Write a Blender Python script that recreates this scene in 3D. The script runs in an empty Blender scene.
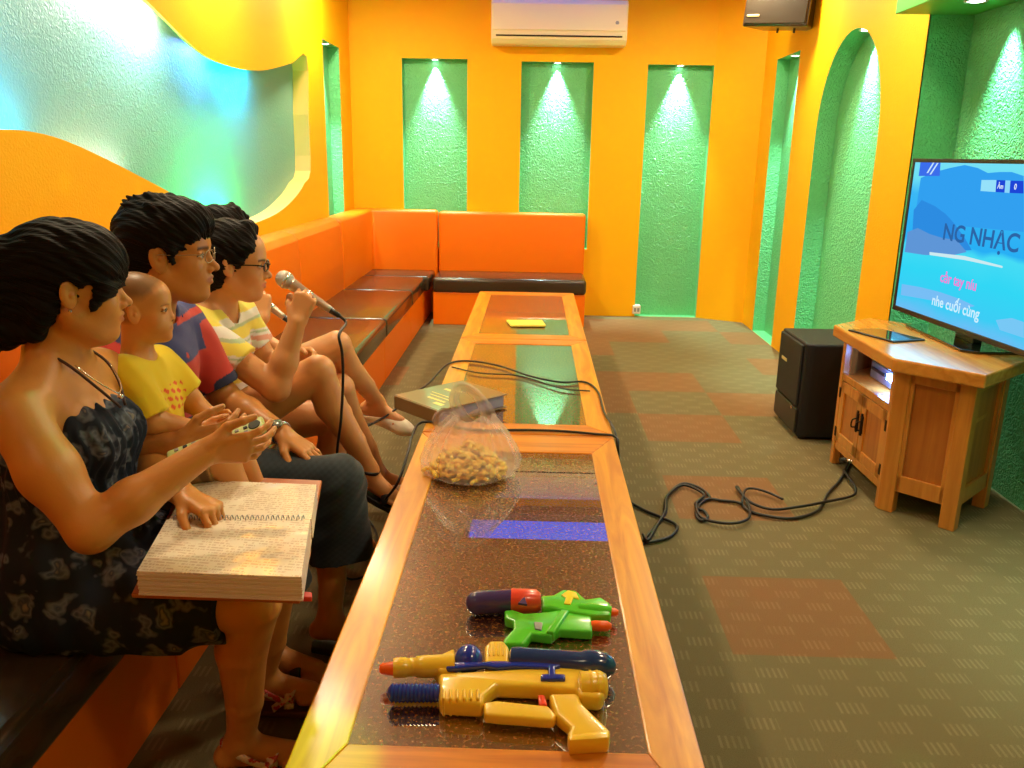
import bpy, bmesh, math, random
import numpy as np
from mathutils import Vector, Matrix
from mathutils.geometry import tessellate_polygon
R = math.radians
S = bpy.context.scene
COL = S.collection
random.seed(7)

# ---------------------------------------------------------------- camera
CH = 1.4; FP = 842.0; PITCH = R(15.2); YAW = R(1.27); ROLL = R(1.0)
cp, sp, cs, ss = math.cos(PITCH), math.sin(PITCH), math.cos(YAW), math.sin(YAW)
fwd = Vector((-ss*cp, cs*cp, -sp)); rgt = Vector((cs, ss, 0)); up = rgt.cross(fwd)
r2 = rgt*math.cos(ROLL) + up*math.sin(ROLL); u2 = up*math.cos(ROLL) - rgt*math.sin(ROLL)
cam = bpy.data.cameras.new('camera'); cam.sensor_width = 36; cam.lens = FP/1024*36; cam.clip_start = 0.05
camo = bpy.data.objects.new('camera', cam); COL.objects.link(camo)
m = Matrix((r2, u2, -fwd)).transposed().to_4x4(); m.translation = Vector((0, 0, CH)); camo.matrix_world = m
S.camera = camo
def at(u, v, X=None, Y=None, Z=None):
    """point of the room seen at (u,v) of the photograph on the plane X=, Y= or Z="""
    d = r2*((u-512)/FP) + u2*((384-v)/FP) + fwd
    t = X/d.x if X is not None else (Y/d.y if Y is not None else (Z-CH)/d.z)
    return Vector((0, 0, CH)) + d*t

# ---------------------------------------------------------------- materials
def srgb(r, g, b):
    f = lambda c: (c/12.92 if c <= .04045 else ((c+.055)/1.055)**2.4)
    return (f(r/255), f(g/255), f(b/255), 1)
def mat(name, col, rough=.5, metal=0, spec=.5, bump=None, var=None, emis=None, trans=0, coat=0, attr=False, sheen=0, alpha=1, sss=0, ior=1.5):
    """bump=(scale, strength, distance[, kind]); var=(scale, colour2, lo, hi)"""
    mt = bpy.data.materials.new(name); mt.use_nodes = True
    nt = mt.node_tree; b = nt.nodes['Principled BSDF']; L = nt.links
    b.inputs['Base Color'].default_value = col; b.inputs['Roughness'].default_value = rough
    b.inputs['Metallic'].default_value = metal; b.inputs['Specular IOR Level'].default_value = spec
    b.inputs['Transmission Weight'].default_value = trans; b.inputs['Coat Weight'].default_value = coat
    b.inputs['Coat Roughness'].default_value = .06; b.inputs['Sheen Weight'].default_value = sheen
    b.inputs['Alpha'].default_value = alpha; b.inputs['IOR'].default_value = ior
    if sss:
        b.inputs['Subsurface Weight'].default_value = sss; b.inputs['Subsurface Radius'].default_value = (.02, .008, .004); b.inputs['Subsurface Scale'].default_value = .5
    tc = nt.nodes.new('ShaderNodeTexCoord')
    if attr:
        a = nt.nodes.new('ShaderNodeAttribute'); a.attribute_name = 'Col'; L.new(a.outputs['Color'], b.inputs['Base Color'])
    if var:
        n = nt.nodes.new('ShaderNodeTexNoise'); n.inputs['Scale'].default_value = var[0]; n.inputs['Detail'].default_value = 5
        L.new(tc.outputs['Object'], n.inputs['Vector'])
        mr = nt.nodes.new('ShaderNodeMapRange'); mr.inputs[1].default_value = var[2]; mr.inputs[2].default_value = var[3]
        L.new(n.outputs['Fac'], mr.inputs[0])
        mx = nt.nodes.new('ShaderNodeMix'); mx.data_type = 'RGBA'; L.new(mr.outputs[0], mx.inputs['Factor'])
        mx.inputs['A'].default_value = col; mx.inputs['B'].default_value = var[1]; L.new(mx.outputs['Result'], b.inputs['Base Color'])
    if bump:
        if len(bump) > 3 and bump[3] == 'voronoi':
            n = nt.nodes.new('ShaderNodeTexVoronoi'); n.feature = 'SMOOTH_F1'; n.inputs['Scale'].default_value = bump[0]; o = n.outputs['Distance']
            w = nt.nodes.new('ShaderNodeTexNoise'); w.inputs['Scale'].default_value = bump[0]*.5; L.new(tc.outputs['Object'], w.inputs['Vector'])
            ad = nt.nodes.new('ShaderNodeMixRGB'); ad.inputs[0].default_value = .06; L.new(tc.outputs['Object'], ad.inputs[1]); L.new(w.outputs['Color'], ad.inputs[2]); L.new(ad.outputs[0], n.inputs['Vector'])
        else:
            n = nt.nodes.new('ShaderNodeTexNoise'); n.inputs['Scale'].default_value = bump[0]; n.inputs['Detail'].default_value = 4; o = n.outputs['Fac']
            L.new(tc.outputs['Object'], n.inputs['Vector'])
        bp = nt.nodes.new('ShaderNodeBump'); bp.inputs['Strength'].default_value = bump[1]; bp.inputs['Distance'].default_value = bump[2]
        L.new(o, bp.inputs['Height']); L.new(bp.outputs['Normal'], b.inputs['Normal'])
    if emis:
        b.inputs['Emission Color'].default_value = emis[0]; b.inputs['Emission Strength'].default_value = emis[1]
    return mt
M = {}
M['yellow'] = mat('yellow_wall_paint', (.95, .46, .001, 1), .6, bump=(90, .35, .004), spec=.25)
M['green'] = mat('green_stucco', (.15, .60, .26, 1), .36, bump=(75, 1.0, .010, 'voronoi'))
M['mural'] = mat('pale_stucco', (.15, .37, .29, 1), .5, bump=(80, .4, .006, 'voronoi'))
M['soffit'] = mat('green_soffit_paint', (.10, .52, .10, 1), .5)
M['ceiling'] = mat('ceiling_paint', (.42, .20, .05, 1), .8)
M['orange'] = mat('orange_leatherette', (.90, .175, .001, 1), .42, bump=(120, .15, .002), spec=.3)
M['black_seat'] = mat('dark_brown_leatherette', (.045, .026, .014, 1), .26, bump=(140, .15, .002), coat=.3)
M['wood_cab'] = None
M['black'] = mat('black_plastic', (.012, .012, .013, 1), .35)
M['black_rubber'] = mat('black_cable_rubber', (.010, .010, .010, 1), .45)
M['cloth_black'] = mat('speaker_black_vinyl', (.004, .004, .005, 1), .6, bump=(300, .4, .002))
M['white'] = mat('white_plastic', (.80, .78, .72, 1), .35)
M['acwhite'] = mat('cream_white_plastic', (.88, .76, .50, 1), .35)
M['grey'] = mat('grey_plastic', (.30, .30, .30, 1), .4)
M['silver'] = mat('silver_metal', (.72, .70, .68, 1), .25, metal=1)
M['mesh_metal'] = mat('steel_mesh', (.60, .56, .50, 1), .4, metal=1, bump=(900, 1, .002))
M['brass'] = mat('dark_iron', (.03, .022, .015, 1), .45, metal=.8)
M['logo'] = mat('logo_metal', (.8, .68, .35, 1), .3, metal=.6)

def wood(name, c1, c2, axis='Y', rough=.25, coat=.6, scale=1.0):
    mt = bpy.data.materials.new(name); mt.use_nodes = True; nt = mt.node_tree; L = nt.links; b = nt.nodes['Principled BSDF']
    tc = nt.nodes.new('ShaderNodeTexCoord'); mp = nt.nodes.new('ShaderNodeMapping')
    sc = {'X': (1.2, 14, 14), 'Y': (14, 1.2, 14), 'Z': (14, 14, 1.2)}[axis]; mp.inputs['Scale'].default_value = [q*scale for q in sc]
    L.new(tc.outputs['Object'], mp.inputs[0])
    n = nt.nodes.new('ShaderNodeTexNoise'); n.inputs['Scale'].default_value = 1.6; n.inputs['Detail'].default_value = 7; n.inputs['Distortion'].default_value = 1.3
    L.new(mp.outputs[0], n.inputs['Vector'])
    cr = nt.nodes.new('ShaderNodeValToRGB'); cr.color_ramp.elements[0].position = .32; cr.color_ramp.elements[1].position = .68
    cr.color_ramp.elements[0].color = c2; cr.color_ramp.elements[1].color = c1
    L.new(n.outputs['Fac'], cr.inputs[0]); L.new(cr.outputs[0], b.inputs['Base Color'])
    b.inputs['Roughness'].default_value = rough; b.inputs['Coat Weight'].default_value = coat; b.inputs['Coat Roughness'].default_value = .16
    return mt
M['wood_table'] = wood('varnished_table_wood', (.80, .35, .010, 1), (.54, .17, .003, 1), 'Y', .38, .22)
M['wood_table_x'] = wood('varnished_table_wood_cross', (.76, .25, .008, 1), (.50, .13, .003, 1), 'X', .38, .22)
M['wood_cab'] = wood('oak_cabinet_wood', (.66, .27, .04, 1), (.50, .17, .02, 1), 'Z', .3, .4)
M['wood_panel'] = wood('oak_cabinet_panel', (.50, .17, .022, 1), (.36, .10, .012, 1), 'Z', .32, .35)
M['wood_top'] = wood('oak_cabinet_top', (.70, .30, .05, 1), (.52, .19, .025, 1), 'Y', .22, .5)
M['table_under'] = mat('amber_woven_sheet', (.20, .060, .010, 1), .4, var=(160, (.42, .17, .03, 1), .5, .72), bump=(160, .8, .003))

def carpet():
    mt = bpy.data.materials.new('patterned_carpet'); mt.use_nodes = True; nt = mt.node_tree; L = nt.links; N = nt.nodes; b = N['Principled BSDF']
    tc = N.new('ShaderNodeTexCoord'); sep = N.new('ShaderNodeSeparateXYZ'); L.new(tc.outputs['Object'], sep.inputs[0])
    def mth(op, a, b_=None, c=None):
        n = N.new('ShaderNodeMath'); n.operation = op
        for i, q in enumerate((a, b_, c)):
            if q is None: continue
            if isinstance(q, (int, float)): n.inputs[i].default_value = q
            else: L.new(q, n.inputs[i])
        return n.outputs[0]
    T = .478
    x = mth('ADD', sep.outputs[0], 20*T - .613); y = mth('ADD', sep.outputs[1], 20*T - 2.19)
    tx = mth('FLOOR', mth('DIVIDE', x, T)); ty = mth('FLOOR', mth('DIVIDE', y, T))
    cmb = N.new('ShaderNodeCombineXYZ'); L.new(tx, cmb.inputs[0]); L.new(ty, cmb.inputs[1])
    wn = N.new('ShaderNodeTexWhiteNoise'); wn.noise_dimensions = '2D'; L.new(cmb.outputs[0], wn.inputs['Vector'])
    # chosen red tiles: (20,20) and a column behind it, others at random
    def is_tile(i, j): return mth('MULTIPLY', mth('COMPARE', tx, i, .1), mth('COMPARE', ty, j, .1))
    rnd = mth('MULTIPLY', mth('GREATER_THAN', wn.outputs['Value'], .74), mth('GREATER_THAN', ty, 24.5))
    red = rnd
    for i, j in ((20, 20), (20, 24), (20, 22), (20, 26), (19, 29)): red = mth('MAXIMUM', red, is_tile(i, j))
    # dashes: short pale strokes in checker groups
    u = mth('DIVIDE', x, .0165); fu = mth('FRACT', u); v = mth('DIVIDE', y, .075); row = mth('FLOOR', v); fv = mth('FRACT', v)
    grp = mth('FLOOR', mth('DIVIDE', x, .085))
    alt = mth('MODULO', mth('ADD', row, grp), 2)
    dash = mth('MULTIPLY', mth('MULTIPLY', mth('LESS_THAN', fu, .42), mth('LESS_THAN', fv, .62)), mth('GREATER_THAN', alt, .5))
    nz = N.new('ShaderNodeTexNoise'); nz.inputs['Scale'].default_value = 420; nz.inputs['Detail'].default_value = 2; L.new(tc.outputs['Object'], nz.inputs['Vector'])
    nz2 = N.new('ShaderNodeTexNoise'); nz2.inputs['Scale'].default_value = 9; nz2.inputs['Detail'].default_value = 3; L.new(tc.outputs['Object'], nz2.inputs['Vector'])
    def mix(f, a, bb, t='MIX'):
        n = N.new('ShaderNodeMix'); n.data_type = 'RGBA'; n.blend_type = t
        if isinstance(f, (int, float)): n.inputs['Factor'].default_value = f
        else: L.new(f, n.inputs['Factor'])
        for k, q in (('A', a), ('B', bb)):
            if isinstance(q, tuple): n.inputs[k].default_value = q
            else: L.new(q, n.inputs[k])
        return n.outputs['Result']
    base = mix(nz.outputs['Fac'], (.085, .068, .030, 1), (.27, .215, .10, 1))
    base = mix(mth('MULTIPLY', mth('MULTIPLY', dash, nz2.outputs['Fac']), .6), base, (.36, .29, .15, 1))
    base = mix(mth('MULTIPLY', red, .36), base, (.34, .085, .022, 1))
    L.new(base, b.inputs['Base Color']); b.inputs['Roughness'].default_value = .85; b.inputs['Specular IOR Level'].default_value = .2
    bp = N.new('ShaderNodeBump'); bp.inputs['Strength'].default_value = .6; bp.inputs['Distance'].default_value = .004; L.new(nz.outputs['Fac'], bp.inputs['Height']); L.new(bp.outputs[0], b.inputs['Normal'])
    return mt
M['carpet'] = carpet()

# ---------------------------------------------------------------- object helpers
def tag(o, label=None, cat=None, group=None, kind=None):
    if label: o['label'] = label
    if cat: o['category'] = cat
    if group: o['group'] = group
    if kind: o['kind'] = kind
    return o
def empty(name, loc, rz=0):
    o = bpy.data.objects.new(name, None); COL.objects.link(o); o.location = loc; o.rotation_euler = (0, 0, rz); o.empty_display_size = .05
    return o
def link(name, me, parent=None, mats=(), smooth=False):
    o = bpy.data.objects.new(name, me); COL.objects.link(o)
    for q in mats: me.materials.append(q)
    if smooth:
        me.polygons.foreach_set('use_smooth', [True]*len(me.polygons))
    if parent is not None:
        o.parent = parent
        o.matrix_parent_inverse = PINV.get(parent.name, Matrix.Identity(4))
    return o
PINV = {}
class MB:
    """collects shapes given in world (or local) coordinates, links them as ONE mesh"""
    def __init__(s): s.bm = bmesh.new(); s.mi = 0
    def _tf(s, vs, mtx):
        bmesh.ops.transform(s.bm, matrix=mtx, verts=vs)
    def box(s, x0, x1, y0, y1, z0, z1, bev=0, seg=2, mtx=None):
        b2 = bmesh.new()
        r = bmesh.ops.create_cube(b2, size=1)
        bmesh.ops.transform(b2, matrix=Matrix.Translation(((x0+x1)/2, (y0+y1)/2, (z0+z1)/2)) @ Matrix.Diagonal((x1-x0, y1-y0, z1-z0, 1)), verts=b2.verts)
        if bev: bmesh.ops.bevel(b2, geom=list(b2.edges), offset=bev, segments=seg, affect='EDGES', profile=.5)
        if mtx: bmesh.ops.transform(b2, matrix=mtx, verts=b2.verts)
        s.merge(b2); return s
    def merge(s, b2):
        me = bpy.data.meshes.new('tmp'); 
        for f in b2.faces: f.material_index = s.mi
        b2.to_mesh(me); b2.free(); s.bm.from_mesh(me); bpy.data.meshes.remove(me)
    def prism(s, pts, z0, z1, bev=0, seg=2, mtx=None):
        b2 = bmesh.new(); vs = [b2.verts.new((p[0], p[1], z0)) for p in pts]; f = b2.faces.new(vs)
        if f.normal.z > 0 or True: pass
        r = bmesh.ops.extrude_face_region(b2, geom=[f]); vv = [g for g in r['geom'] if isinstance(g, bmesh.types.BMVert)]
        for v in vv: v.co.z = z1
        bmesh.ops.recalc_face_normals(b2, faces=b2.faces)
        if bev: bmesh.ops.bevel(b2, geom=list(b2.edges), offset=bev, segments=seg, affect='EDGES', profile=.5)
        if mtx: bmesh.ops.transform(b2, matrix=mtx, verts=b2.verts)
        s.merge(b2); return s
    def lathe(s, prof, a, b, n=24, cap=True):
        """prof [(t,r)..] t along a->b in metres from a"""
        a = Vector(a); b = Vector(b); d = (b-a).normalized(); q = d.to_track_quat('Z', 'Y').to_matrix()
        b2 = bmesh.new(); rings = []
        for t, r in prof:
            c = a+d*t
            rings.append([b2.verts.new(c+q @ Vector((r*math.cos(2*math.pi*i/n), r*math.sin(2*math.pi*i/n), 0))) for i in range(n)])
        for k in range(len(rings)-1):
            for i in range(n): b2.faces.new((rings[k][i], rings[k][(i+1) % n], rings[k+1][(i+1) % n], rings[k+1][i]))
        if cap: b2.faces.new(rings[0][::-1]); b2.faces.new(rings[-1])
        bmesh.ops.recalc_face_normals(b2, faces=b2.faces)
        s.merge(b2); return s
    def cyl(s, a, b, r, r1=None, n=20):
        L = (Vector(b)-Vector(a)).length
        return s.lathe([(0, r), (L, r if r1 is None else r1)], a, b, n)
    def ball(s, c, rx, ry=None, rz=None, n=20, mtx=None):
        b2 = bmesh.new(); bmesh.ops.create_uvsphere(b2, u_segments=n, v_segments=n//2+2, radius=1)
        bmesh.ops.transform(b2, matrix=Matrix.Translation(c) @ (mtx or Matrix.Identity(4)) @ Matrix.Diagonal((rx, ry or rx, rz or rx, 1)), verts=b2.verts)
        s.merge(b2); return s
    def tube(s, pts, r, n=8, sub=6, closed=False, flat=None):
        P = smoothpath(pts, sub, closed)
        b2 = bmesh.new(); rings = []; nrm = None
        for i, p in enumerate(P):
            a = P[i-1] if (i or closed) else P[0]; c = P[(i+1) % len(P)] if (i < len(P)-1 or closed) else P[-1]
            t = (c-a).normalized()
            if nrm is None: nrm = t.cross(Vector((0, 0, 1)) if abs(t.z) < .9 else Vector((1, 0, 0))).normalized()
            nrm = (nrm-t*nrm.dot(t)).normalized(); bi = t.cross(nrm)
            rr = r(i/(len(P)-1)) if callable(r) else r
            f2 = flat or 1
            rings.append([b2.verts.new(p+(nrm*math.cos(2*math.pi*k/n)+bi*math.sin(2*math.pi*k/n)*f2)*rr) for k in range(n)])
        m_ = len(rings)
        for i in range(m_ if closed else m_-1):
            for k in range(n): b2.faces.new((rings[i][k], rings[i][(k+1) % n], rings[(i+1) % m_][(k+1) % n], rings[(i+1) % m_][k]))
        if not closed: b2.faces.new(rings[0][::-1]); b2.faces.new(rings[-1])
        bmesh.ops.recalc_face_normals(b2, faces=b2.faces)
        s.merge(b2); return s
    def build(s, name, mt, parent=None, smooth=False, auto=None, **tg):
        me = bpy.data.meshes.new(name); s.bm.to_mesh(me); s.bm.free()
        o = link(name, me, parent, mt if isinstance(mt, (list, tuple)) else [mt], smooth)
        if auto: me.set_sharp_from_angle(angle=R(auto))
        if tg: tag(o, **tg)
        return o
def smoothpath(pts, sub=6, closed=False):
    P = [Vector(p) for p in pts]
    if sub <= 1: return P
    n = len(P); out = []
    rng = range(n if closed else n-1)
    for i in rng:
        p0 = P[(i-1) % n] if (closed or i > 0) else P[0]*2-P[1]; p1 = P[i]; p2 = P[(i+1) % n]
        p3 = P[(i+2) % n] if (closed or i < n-2) else P[-1]*2-P[-2]
        for k in range(sub):
            t = k/sub
            out.append(.5*((2*p1)+(-p0+p2)*t+(2*p0-5*p1+4*p2-p3)*t*t+(-p0+3*p1-3*p2+p3)*t**3))
    if not closed: out.append(P[-1])
    return out
def grp(name, loc, label, cat, group=None, rz=0):
    """an Empty at the thing's base; children are built in world coordinates"""
    e = empty(name, loc, rz); tag(e, label, cat, group)
    PINV[e.name] = (Matrix.Translation(loc) @ Matrix.Rotation(rz, 4, 'Z')).inverted()
    return e
def text(body, size, parent, mt, mtx, name='lettering', depth=.0006, align='CENTER', sx=1.0, bold=0.0):
    cu = bpy.data.curves.new('t', 'FONT'); cu.body = body; cu.size = size; cu.extrude = depth; cu.align_x = align; cu.align_y = 'CENTER'; cu.offset = bold
    o = bpy.data.objects.new('t', cu); COL.objects.link(o)
    dg = bpy.context.evaluated_depsgraph_get(); me = bpy.data.meshes.new_from_object(o.evaluated_get(dg))
    bpy.data.objects.remove(o); bpy.data.curves.remove(cu)
    me.transform(mtx @ Matrix.Diagonal((sx, 1, 1, 1)))
    return link(name, me, parent, [mt])

# ---------------------------------------------------------------- room shell
def wall_with_holes(name, outer, holes, to3, depthvec, mats, kinds):
    """outer, holes: 2-D loops; to3(p)->3-D; each hole gets reveals and a back panel at depthvec. kinds: (reveal idx, back idx, depth)"""
    loops = [outer]+holes; v3 = [[Vector((p[0], p[1], 0)) for p in l] for l in loops]
    tris = tessellate_polygon(v3); flat = [p for l in loops for p in l]
    bm = bmesh.new(); vs = [bm.verts.new(to3(p)) for p in flat]
    for t in tris:
        try: f = bm.faces.new([vs[i] for i in t]); f.material_index = 0
        except ValueError: pass
    off = len(outer)
    for h, (ri, bi, dp) in zip(holes, kinds):
        fr = vs[off:off+len(h)]; off += len(h)
        bk = [bm.verts.new(to3(p)+depthvec*dp) for p in h]; f2 = [bm.verts.new(v.co) for v in fr]
        n = len(h)
        if ri is None: continue
        for i in range(n):
            f = bm.faces.new((f2[i], f2[(i+1) % n], bk[(i+1) % n], bk[i])); f.material_index = ri
        b3 = [bm.verts.new(v.co) for v in bk]
        for t in tessellate_polygon([[Vector((p[0], p[1], 0)) for p in h]]):
            f = bm.faces.new([b3[i] for i in t]); f.material_index = bi
    me = bpy.data.meshes.new(name); bm.to_mesh(me); bm.free()
    o = link(name, me, None, mats); tag(o, kind='structure'); return o
YB = 7.6; XL = -1.6; XR = 1.87; ZC = 2.78; Y0 = -1.3
rect = lambda a, b, c, d: [(a, c), (b, c), (b, d), (a, d)]
def floor_slab():
    MB().box(XL-.3, XR+.4, Y0, YB+.3, -.1, 0).build('floor', M['carpet'], kind='structure')
floor_slab()
k = (7.6/7.4)
nz = lambda z: 1.4+(z-1.4)*k
wall_with_holes('wall_back', rect(XL-.2, 1.50, 0, ZC+.2), [rect(-1.155, -.595, .6, nz(2.16)), rect(-.135, .478, .6, nz(2.148)), rect(.935, 1.492, .002, nz(2.14))],
                lambda p: Vector((p[0], YB, p[1])), Vector((0, 1, 0)), [M['yellow'], M['green']], [(1, 1, .09)]*3)
# angled piece closing the corner towards the right wall
b = bmesh.new(); q = [b.verts.new(c) for c in ((1.50, YB, 0), (XR, 7.41, 0), (XR, 7.41, ZC+.2), (1.50, YB, ZC+.2))]; b.faces.new(q)
me = bpy.data.meshes.new('wall_back_angle'); b.to_mesh(me); b.free(); tag(link('wall_corner', me, None, [M['yellow']]), kind='structure')
# left wall: large wavy light recess + slim niche
wave = [(3.40, 2.05), (3.679, 1.985), (3.861, 1.936), (4.136, 1.861), (4.379, 1.828), (4.763, 1.824), (5.10, 1.845), (5.36, 1.879), (5.807, 1.956), (6.19, 2.04),
        (6.17, 1.65), (6.149, 1.267), (5.98, 1.19), (5.824, 1.13), (5.58, 1.07), (5.343, 1.031), (5.1, 1.010), (4.85, 1.000), (4.55, 1.005), (4.25, 1.05), (4.0, 1.125), (3.774, 1.209), (3.468, 1.293), (3.209, 1.361), (2.947, 1.421), (2.755, 1.446), (2.584, 1.448),
        (2.35, 1.43), (2.1, 1.38), (1.8, 1.30), (1.5, 1.22), (1.2, 1.22), (1.1, 1.5), (1.15, 2.0), (1.4, 2.3), (1.9, 2.42), (2.5, 2.40), (2.9, 2.28), (3.15, 2.17)]
def smooth2(pts, n=4):
    return [(p.x, p.y) for p in smoothpath([(a, b, 0) for a, b in pts], n, True)]
wv = smooth2(wave, 3)
def cavity():
    """back wall of the light recess, reaching behind the wavy panel edges, with closed sides and the painted rim"""
    bm = MB(); bm.box(XL-WD-.02, XL-WD, .95, 6.25, .80, 2.60)
    bm.box(XL-WD, XL-.004, .95, .97, .80, 2.60).box(XL-WD, XL-.004, .95, 6.25, .78, .80).box(XL-WD, XL-.004, .95, 6.25, 2.60, 2.62)
    bm.build('wall_recess_left', M['mural'], kind='structure')
    rim = bmesh.new(); n = len(wv)
    for i in range(n):
        p, q = wv[i], wv[(i+1) % n]; my, mz = (p[0]+q[0])/2, (p[1]+q[1])/2
        full = my > 6.02 or (mz < 1.6 and my > 4.95)
        d = WD if full else .014
        rim.faces.new([rim.verts.new(c) for c in ((XL, p[0], p[1]), (XL, q[0], q[1]), (XL-d, q[0], q[1]), (XL-d, p[0], p[1]))])
    me = bpy.data.meshes.new('trim_recess'); rim.to_mesh(me); rim.free(); tag(link('trim_recess', me, None, [mat('recess_edge_paint', (.85, .50, .12, 1), .6)]), kind='structure')
WD = .11
wall_with_holes('wall_left', rect(Y0, YB, 0, ZC+.2), [wv, rect(6.655, 7.20, .6, 2.21)], lambda p: Vector((XL, p[0], p[1])), Vector((-1, 0, 0)),
                [M['yellow'], M['mural'], M['green']], [(None, 1, WD), (2, 2, .09)])
cavity()
# right wall: slim niche, arched niche, deep recess behind the television
arch = [(4.85, .002), (5.95, .002), (5.93, 1.5)]
for i in range(1, 24):
    a = math.pi*i/24; arch.append((5.39+.54*math.cos(a), 1.5+.655*math.sin(a)**.9))
arch.append((4.85, 1.5))
w = wall_with_holes('wall_right', rect(4.385, 7.41, 0, ZC+.2), [rect(6.46, 7.05, .002, 2.155), arch], lambda p: Vector((XR, p[0], p[1])), Vector((1, 0, 0)),
                [M['yellow'], M['green']], [(1, 1, .10), (1, 1, .13)])
XG = 2.075
MB().box(XG, XG+.1, Y0, 4.385, 0, ZC+.2).box(XR, XG, 4.385, 4.40, 0, ZC+.2).build('wall_recess', M['green'], kind='structure')
MB().box(1.70, XG, Y0, 4.385, 2.08, 2.30, .003).build('trim_soffit', M['soffit'], kind='structure')
MB().box(1.70, XR+.3, Y0, 4.40, 2.30, ZC+.2).build('wall_soffit_upper', M['yellow'], kind='structure')
MB().box(XL-.3, XR+.4, Y0-.1, Y0, 0, ZC+.2).build('wall_front', M['yellow'], kind='structure')
# ceiling with a recessed light cove over the far table
cx0, cx1, cy0, cy1 = -.55, .80, 6.86, 7.42
def ceil():
    bm = MB(); bm.box(XL-.3, XR+.4, Y0, cy0, ZC, ZC+.1).box(XL-.3, XR+.4, cy1, YB+.3, ZC, ZC+.1).box(XL-.3, cx0, cy0, cy1, ZC, ZC+.1).box(cx1, XR+.4, cy0, cy1, ZC, ZC+.1)
    bm.box(cx0-.02, cx1+.02, cy0-.02, cy1+.02, ZC+.1, ZC+.14)
    bm.build('ceiling', M['ceiling'], kind='structure')
ceil()
blue = mat('blue_light_diffuser', (.1, .2, .9, 1), .4, emis=((.03, .12, 1.0, 1), 1.5))
cv = grp('cove_light', (.10, 7.14, ZC+.1), 'blue lit strip light set in the ceiling cove above the far table', 'light')
MB().box(cx0+.03, cx1-.03, cy0+.04, cy1-.04, ZC+.06, ZC+.09, .004).build('diffuser', blue, cv)
MB().box(cx0+.01, cx1-.01, cy0+.02, cy1-.02, ZC+.09, ZC+.1).build('housing', M['white'], cv)

# ---------------------------------------------------------------- lights
def spot(name, loc, tgt, power, col, size=R(50), blend=.8, rad=.02, parent=None):
    l = bpy.data.lights.new(name, 'SPOT'); l.energy = power; l.color = col; l.spot_size = size; l.spot_blend = blend; l.shadow_soft_size = rad
    o = bpy.data.objects.new(name, l); COL.objects.link(o); o.location = loc
    o.rotation_euler = (Vector(tgt)-Vector(loc)).to_track_quat('-Z', 'Y').to_euler()
    return o
def area(name, loc, tgt, power, col, sx, sy=None):
    l = bpy.data.lights.new(name, 'AREA'); l.energy = power; l.color = col; l.shape = 'RECTANGLE'; l.size = sx; l.size_y = sy or sx
    o = bpy.data.objects.new(name, l); COL.objects.link(o); o.location = loc
    o.rotation_euler = (Vector(tgt)-Vector(loc)).to_track_quat('-Z', 'Y').to_euler(); return o
lampm = mat('lamp_glow', (1, 1, 1, 1), .4, emis=((.80, 1, .95, 1), 14))
warml = mat('warm_lamp_glow', (1, 1, 1, 1), .4, emis=((1, .78, .45, 1), 6))
def downlight(c, label, glow=lampm, r=.032, group=None):
    e = grp('downlight', c, label, 'light', group)
    MB().lathe([(0, r+.010), (.006, r+.008), (.006, r-.002), (.001, r-.004)], Vector(c), Vector(c)-Vector((0, 0, 1)), 24).build('trim_ring', M['white'], e, True)
    MB().lathe([(0, r-.004), (.004, r-.006), (.007, r*.5)], Vector(c), Vector(c)-Vector((0, 0, 1)), 20).build('lamp', glow, e, True)
    return e
niche = [((-.875, YB+.045, nz(2.16)), (0, .03), 'round niche downlight above the left green panel of the back wall'),
         ((.172, YB+.045, nz(2.148)), (0, .03), 'round niche downlight below the air conditioner in the middle green panel'),
         ((1.214, YB+.045, nz(2.14)), (0, .03), 'round niche downlight at the top of the right green panel reaching the floor'),
         ((XL-.045, 6.93, 2.21), (-.03, 0), 'small downlight in the slim green niche of the left wall'),
         ((XR+.05, 6.75, 2.155), (.03, 0), 'small downlight in the slim green niche of the right wall'),
         ((XR+.065, 5.40, 2.150), (.04, 0), 'small downlight at the crown of the arched green niche')]
for c, dxy, lb in niche:
    downlight(c, lb)
    spot('niche_spot', (c[0]+dxy[0]*.35, c[1]+dxy[1]*.35, c[2]-.012), (c[0]+dxy[0]*1.0, c[1]+dxy[1]*1.0, c[2]-1.0), 230, (.66, 1, .90), R(56), 1, .012)
for (x, y) in ((1.89, 4.0), (1.89, 2.2)):
    downlight((x, y, 2.08), 'round downlight in the green soffit ' + ('above the far end of the television' if y > 3 else 'nearer the camera, beyond the frame'), r=.04)
    spot('soffit_spot', (x+.11, y, 2.06), (x+.20, y, .6), 130, (.60, 1, .85), R(62), 1, .02)
# warm room lamps on the ceiling
for i, (x, y) in enumerate(((-1.2, .2), (1.2, .6), (-1.15, 2.5), (1.2, 2.5), (-1.22, 4.4), (1.25, 4.4), (-1.28, 6.2), (1.35, 6.2))):
    e = grp('ceiling_lamp', (x, y, ZC), 'round warm ceiling lamp, one of eight over the room', 'light', 'warm ceiling lamps')
    MB().lathe([(0, .17), (.03, .165), (.035, .15)], Vector((x, y, ZC)), Vector((x, y, 0)), 32).build('housing', M['white'], e, True)
    MB().lathe([(.030, .148), (.045, .12), (.05, .05)], Vector((x, y, ZC)), Vector((x, y, 0)), 32).build('diffuser', warml, e, True)
    l = bpy.data.lights.new('lamp_light', 'AREA'); l.energy = {6.2: 40, 4.4: 31, 2.5: 22, .6: 11, .2: 2.5}[y]; l.color = (1, .83, .54); l.shape = 'DISK'; l.size = .3
    o = bpy.data.objects.new('lamp_light', l); COL.objects.link(o); o.location = (x, y, ZC-.055)
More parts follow.
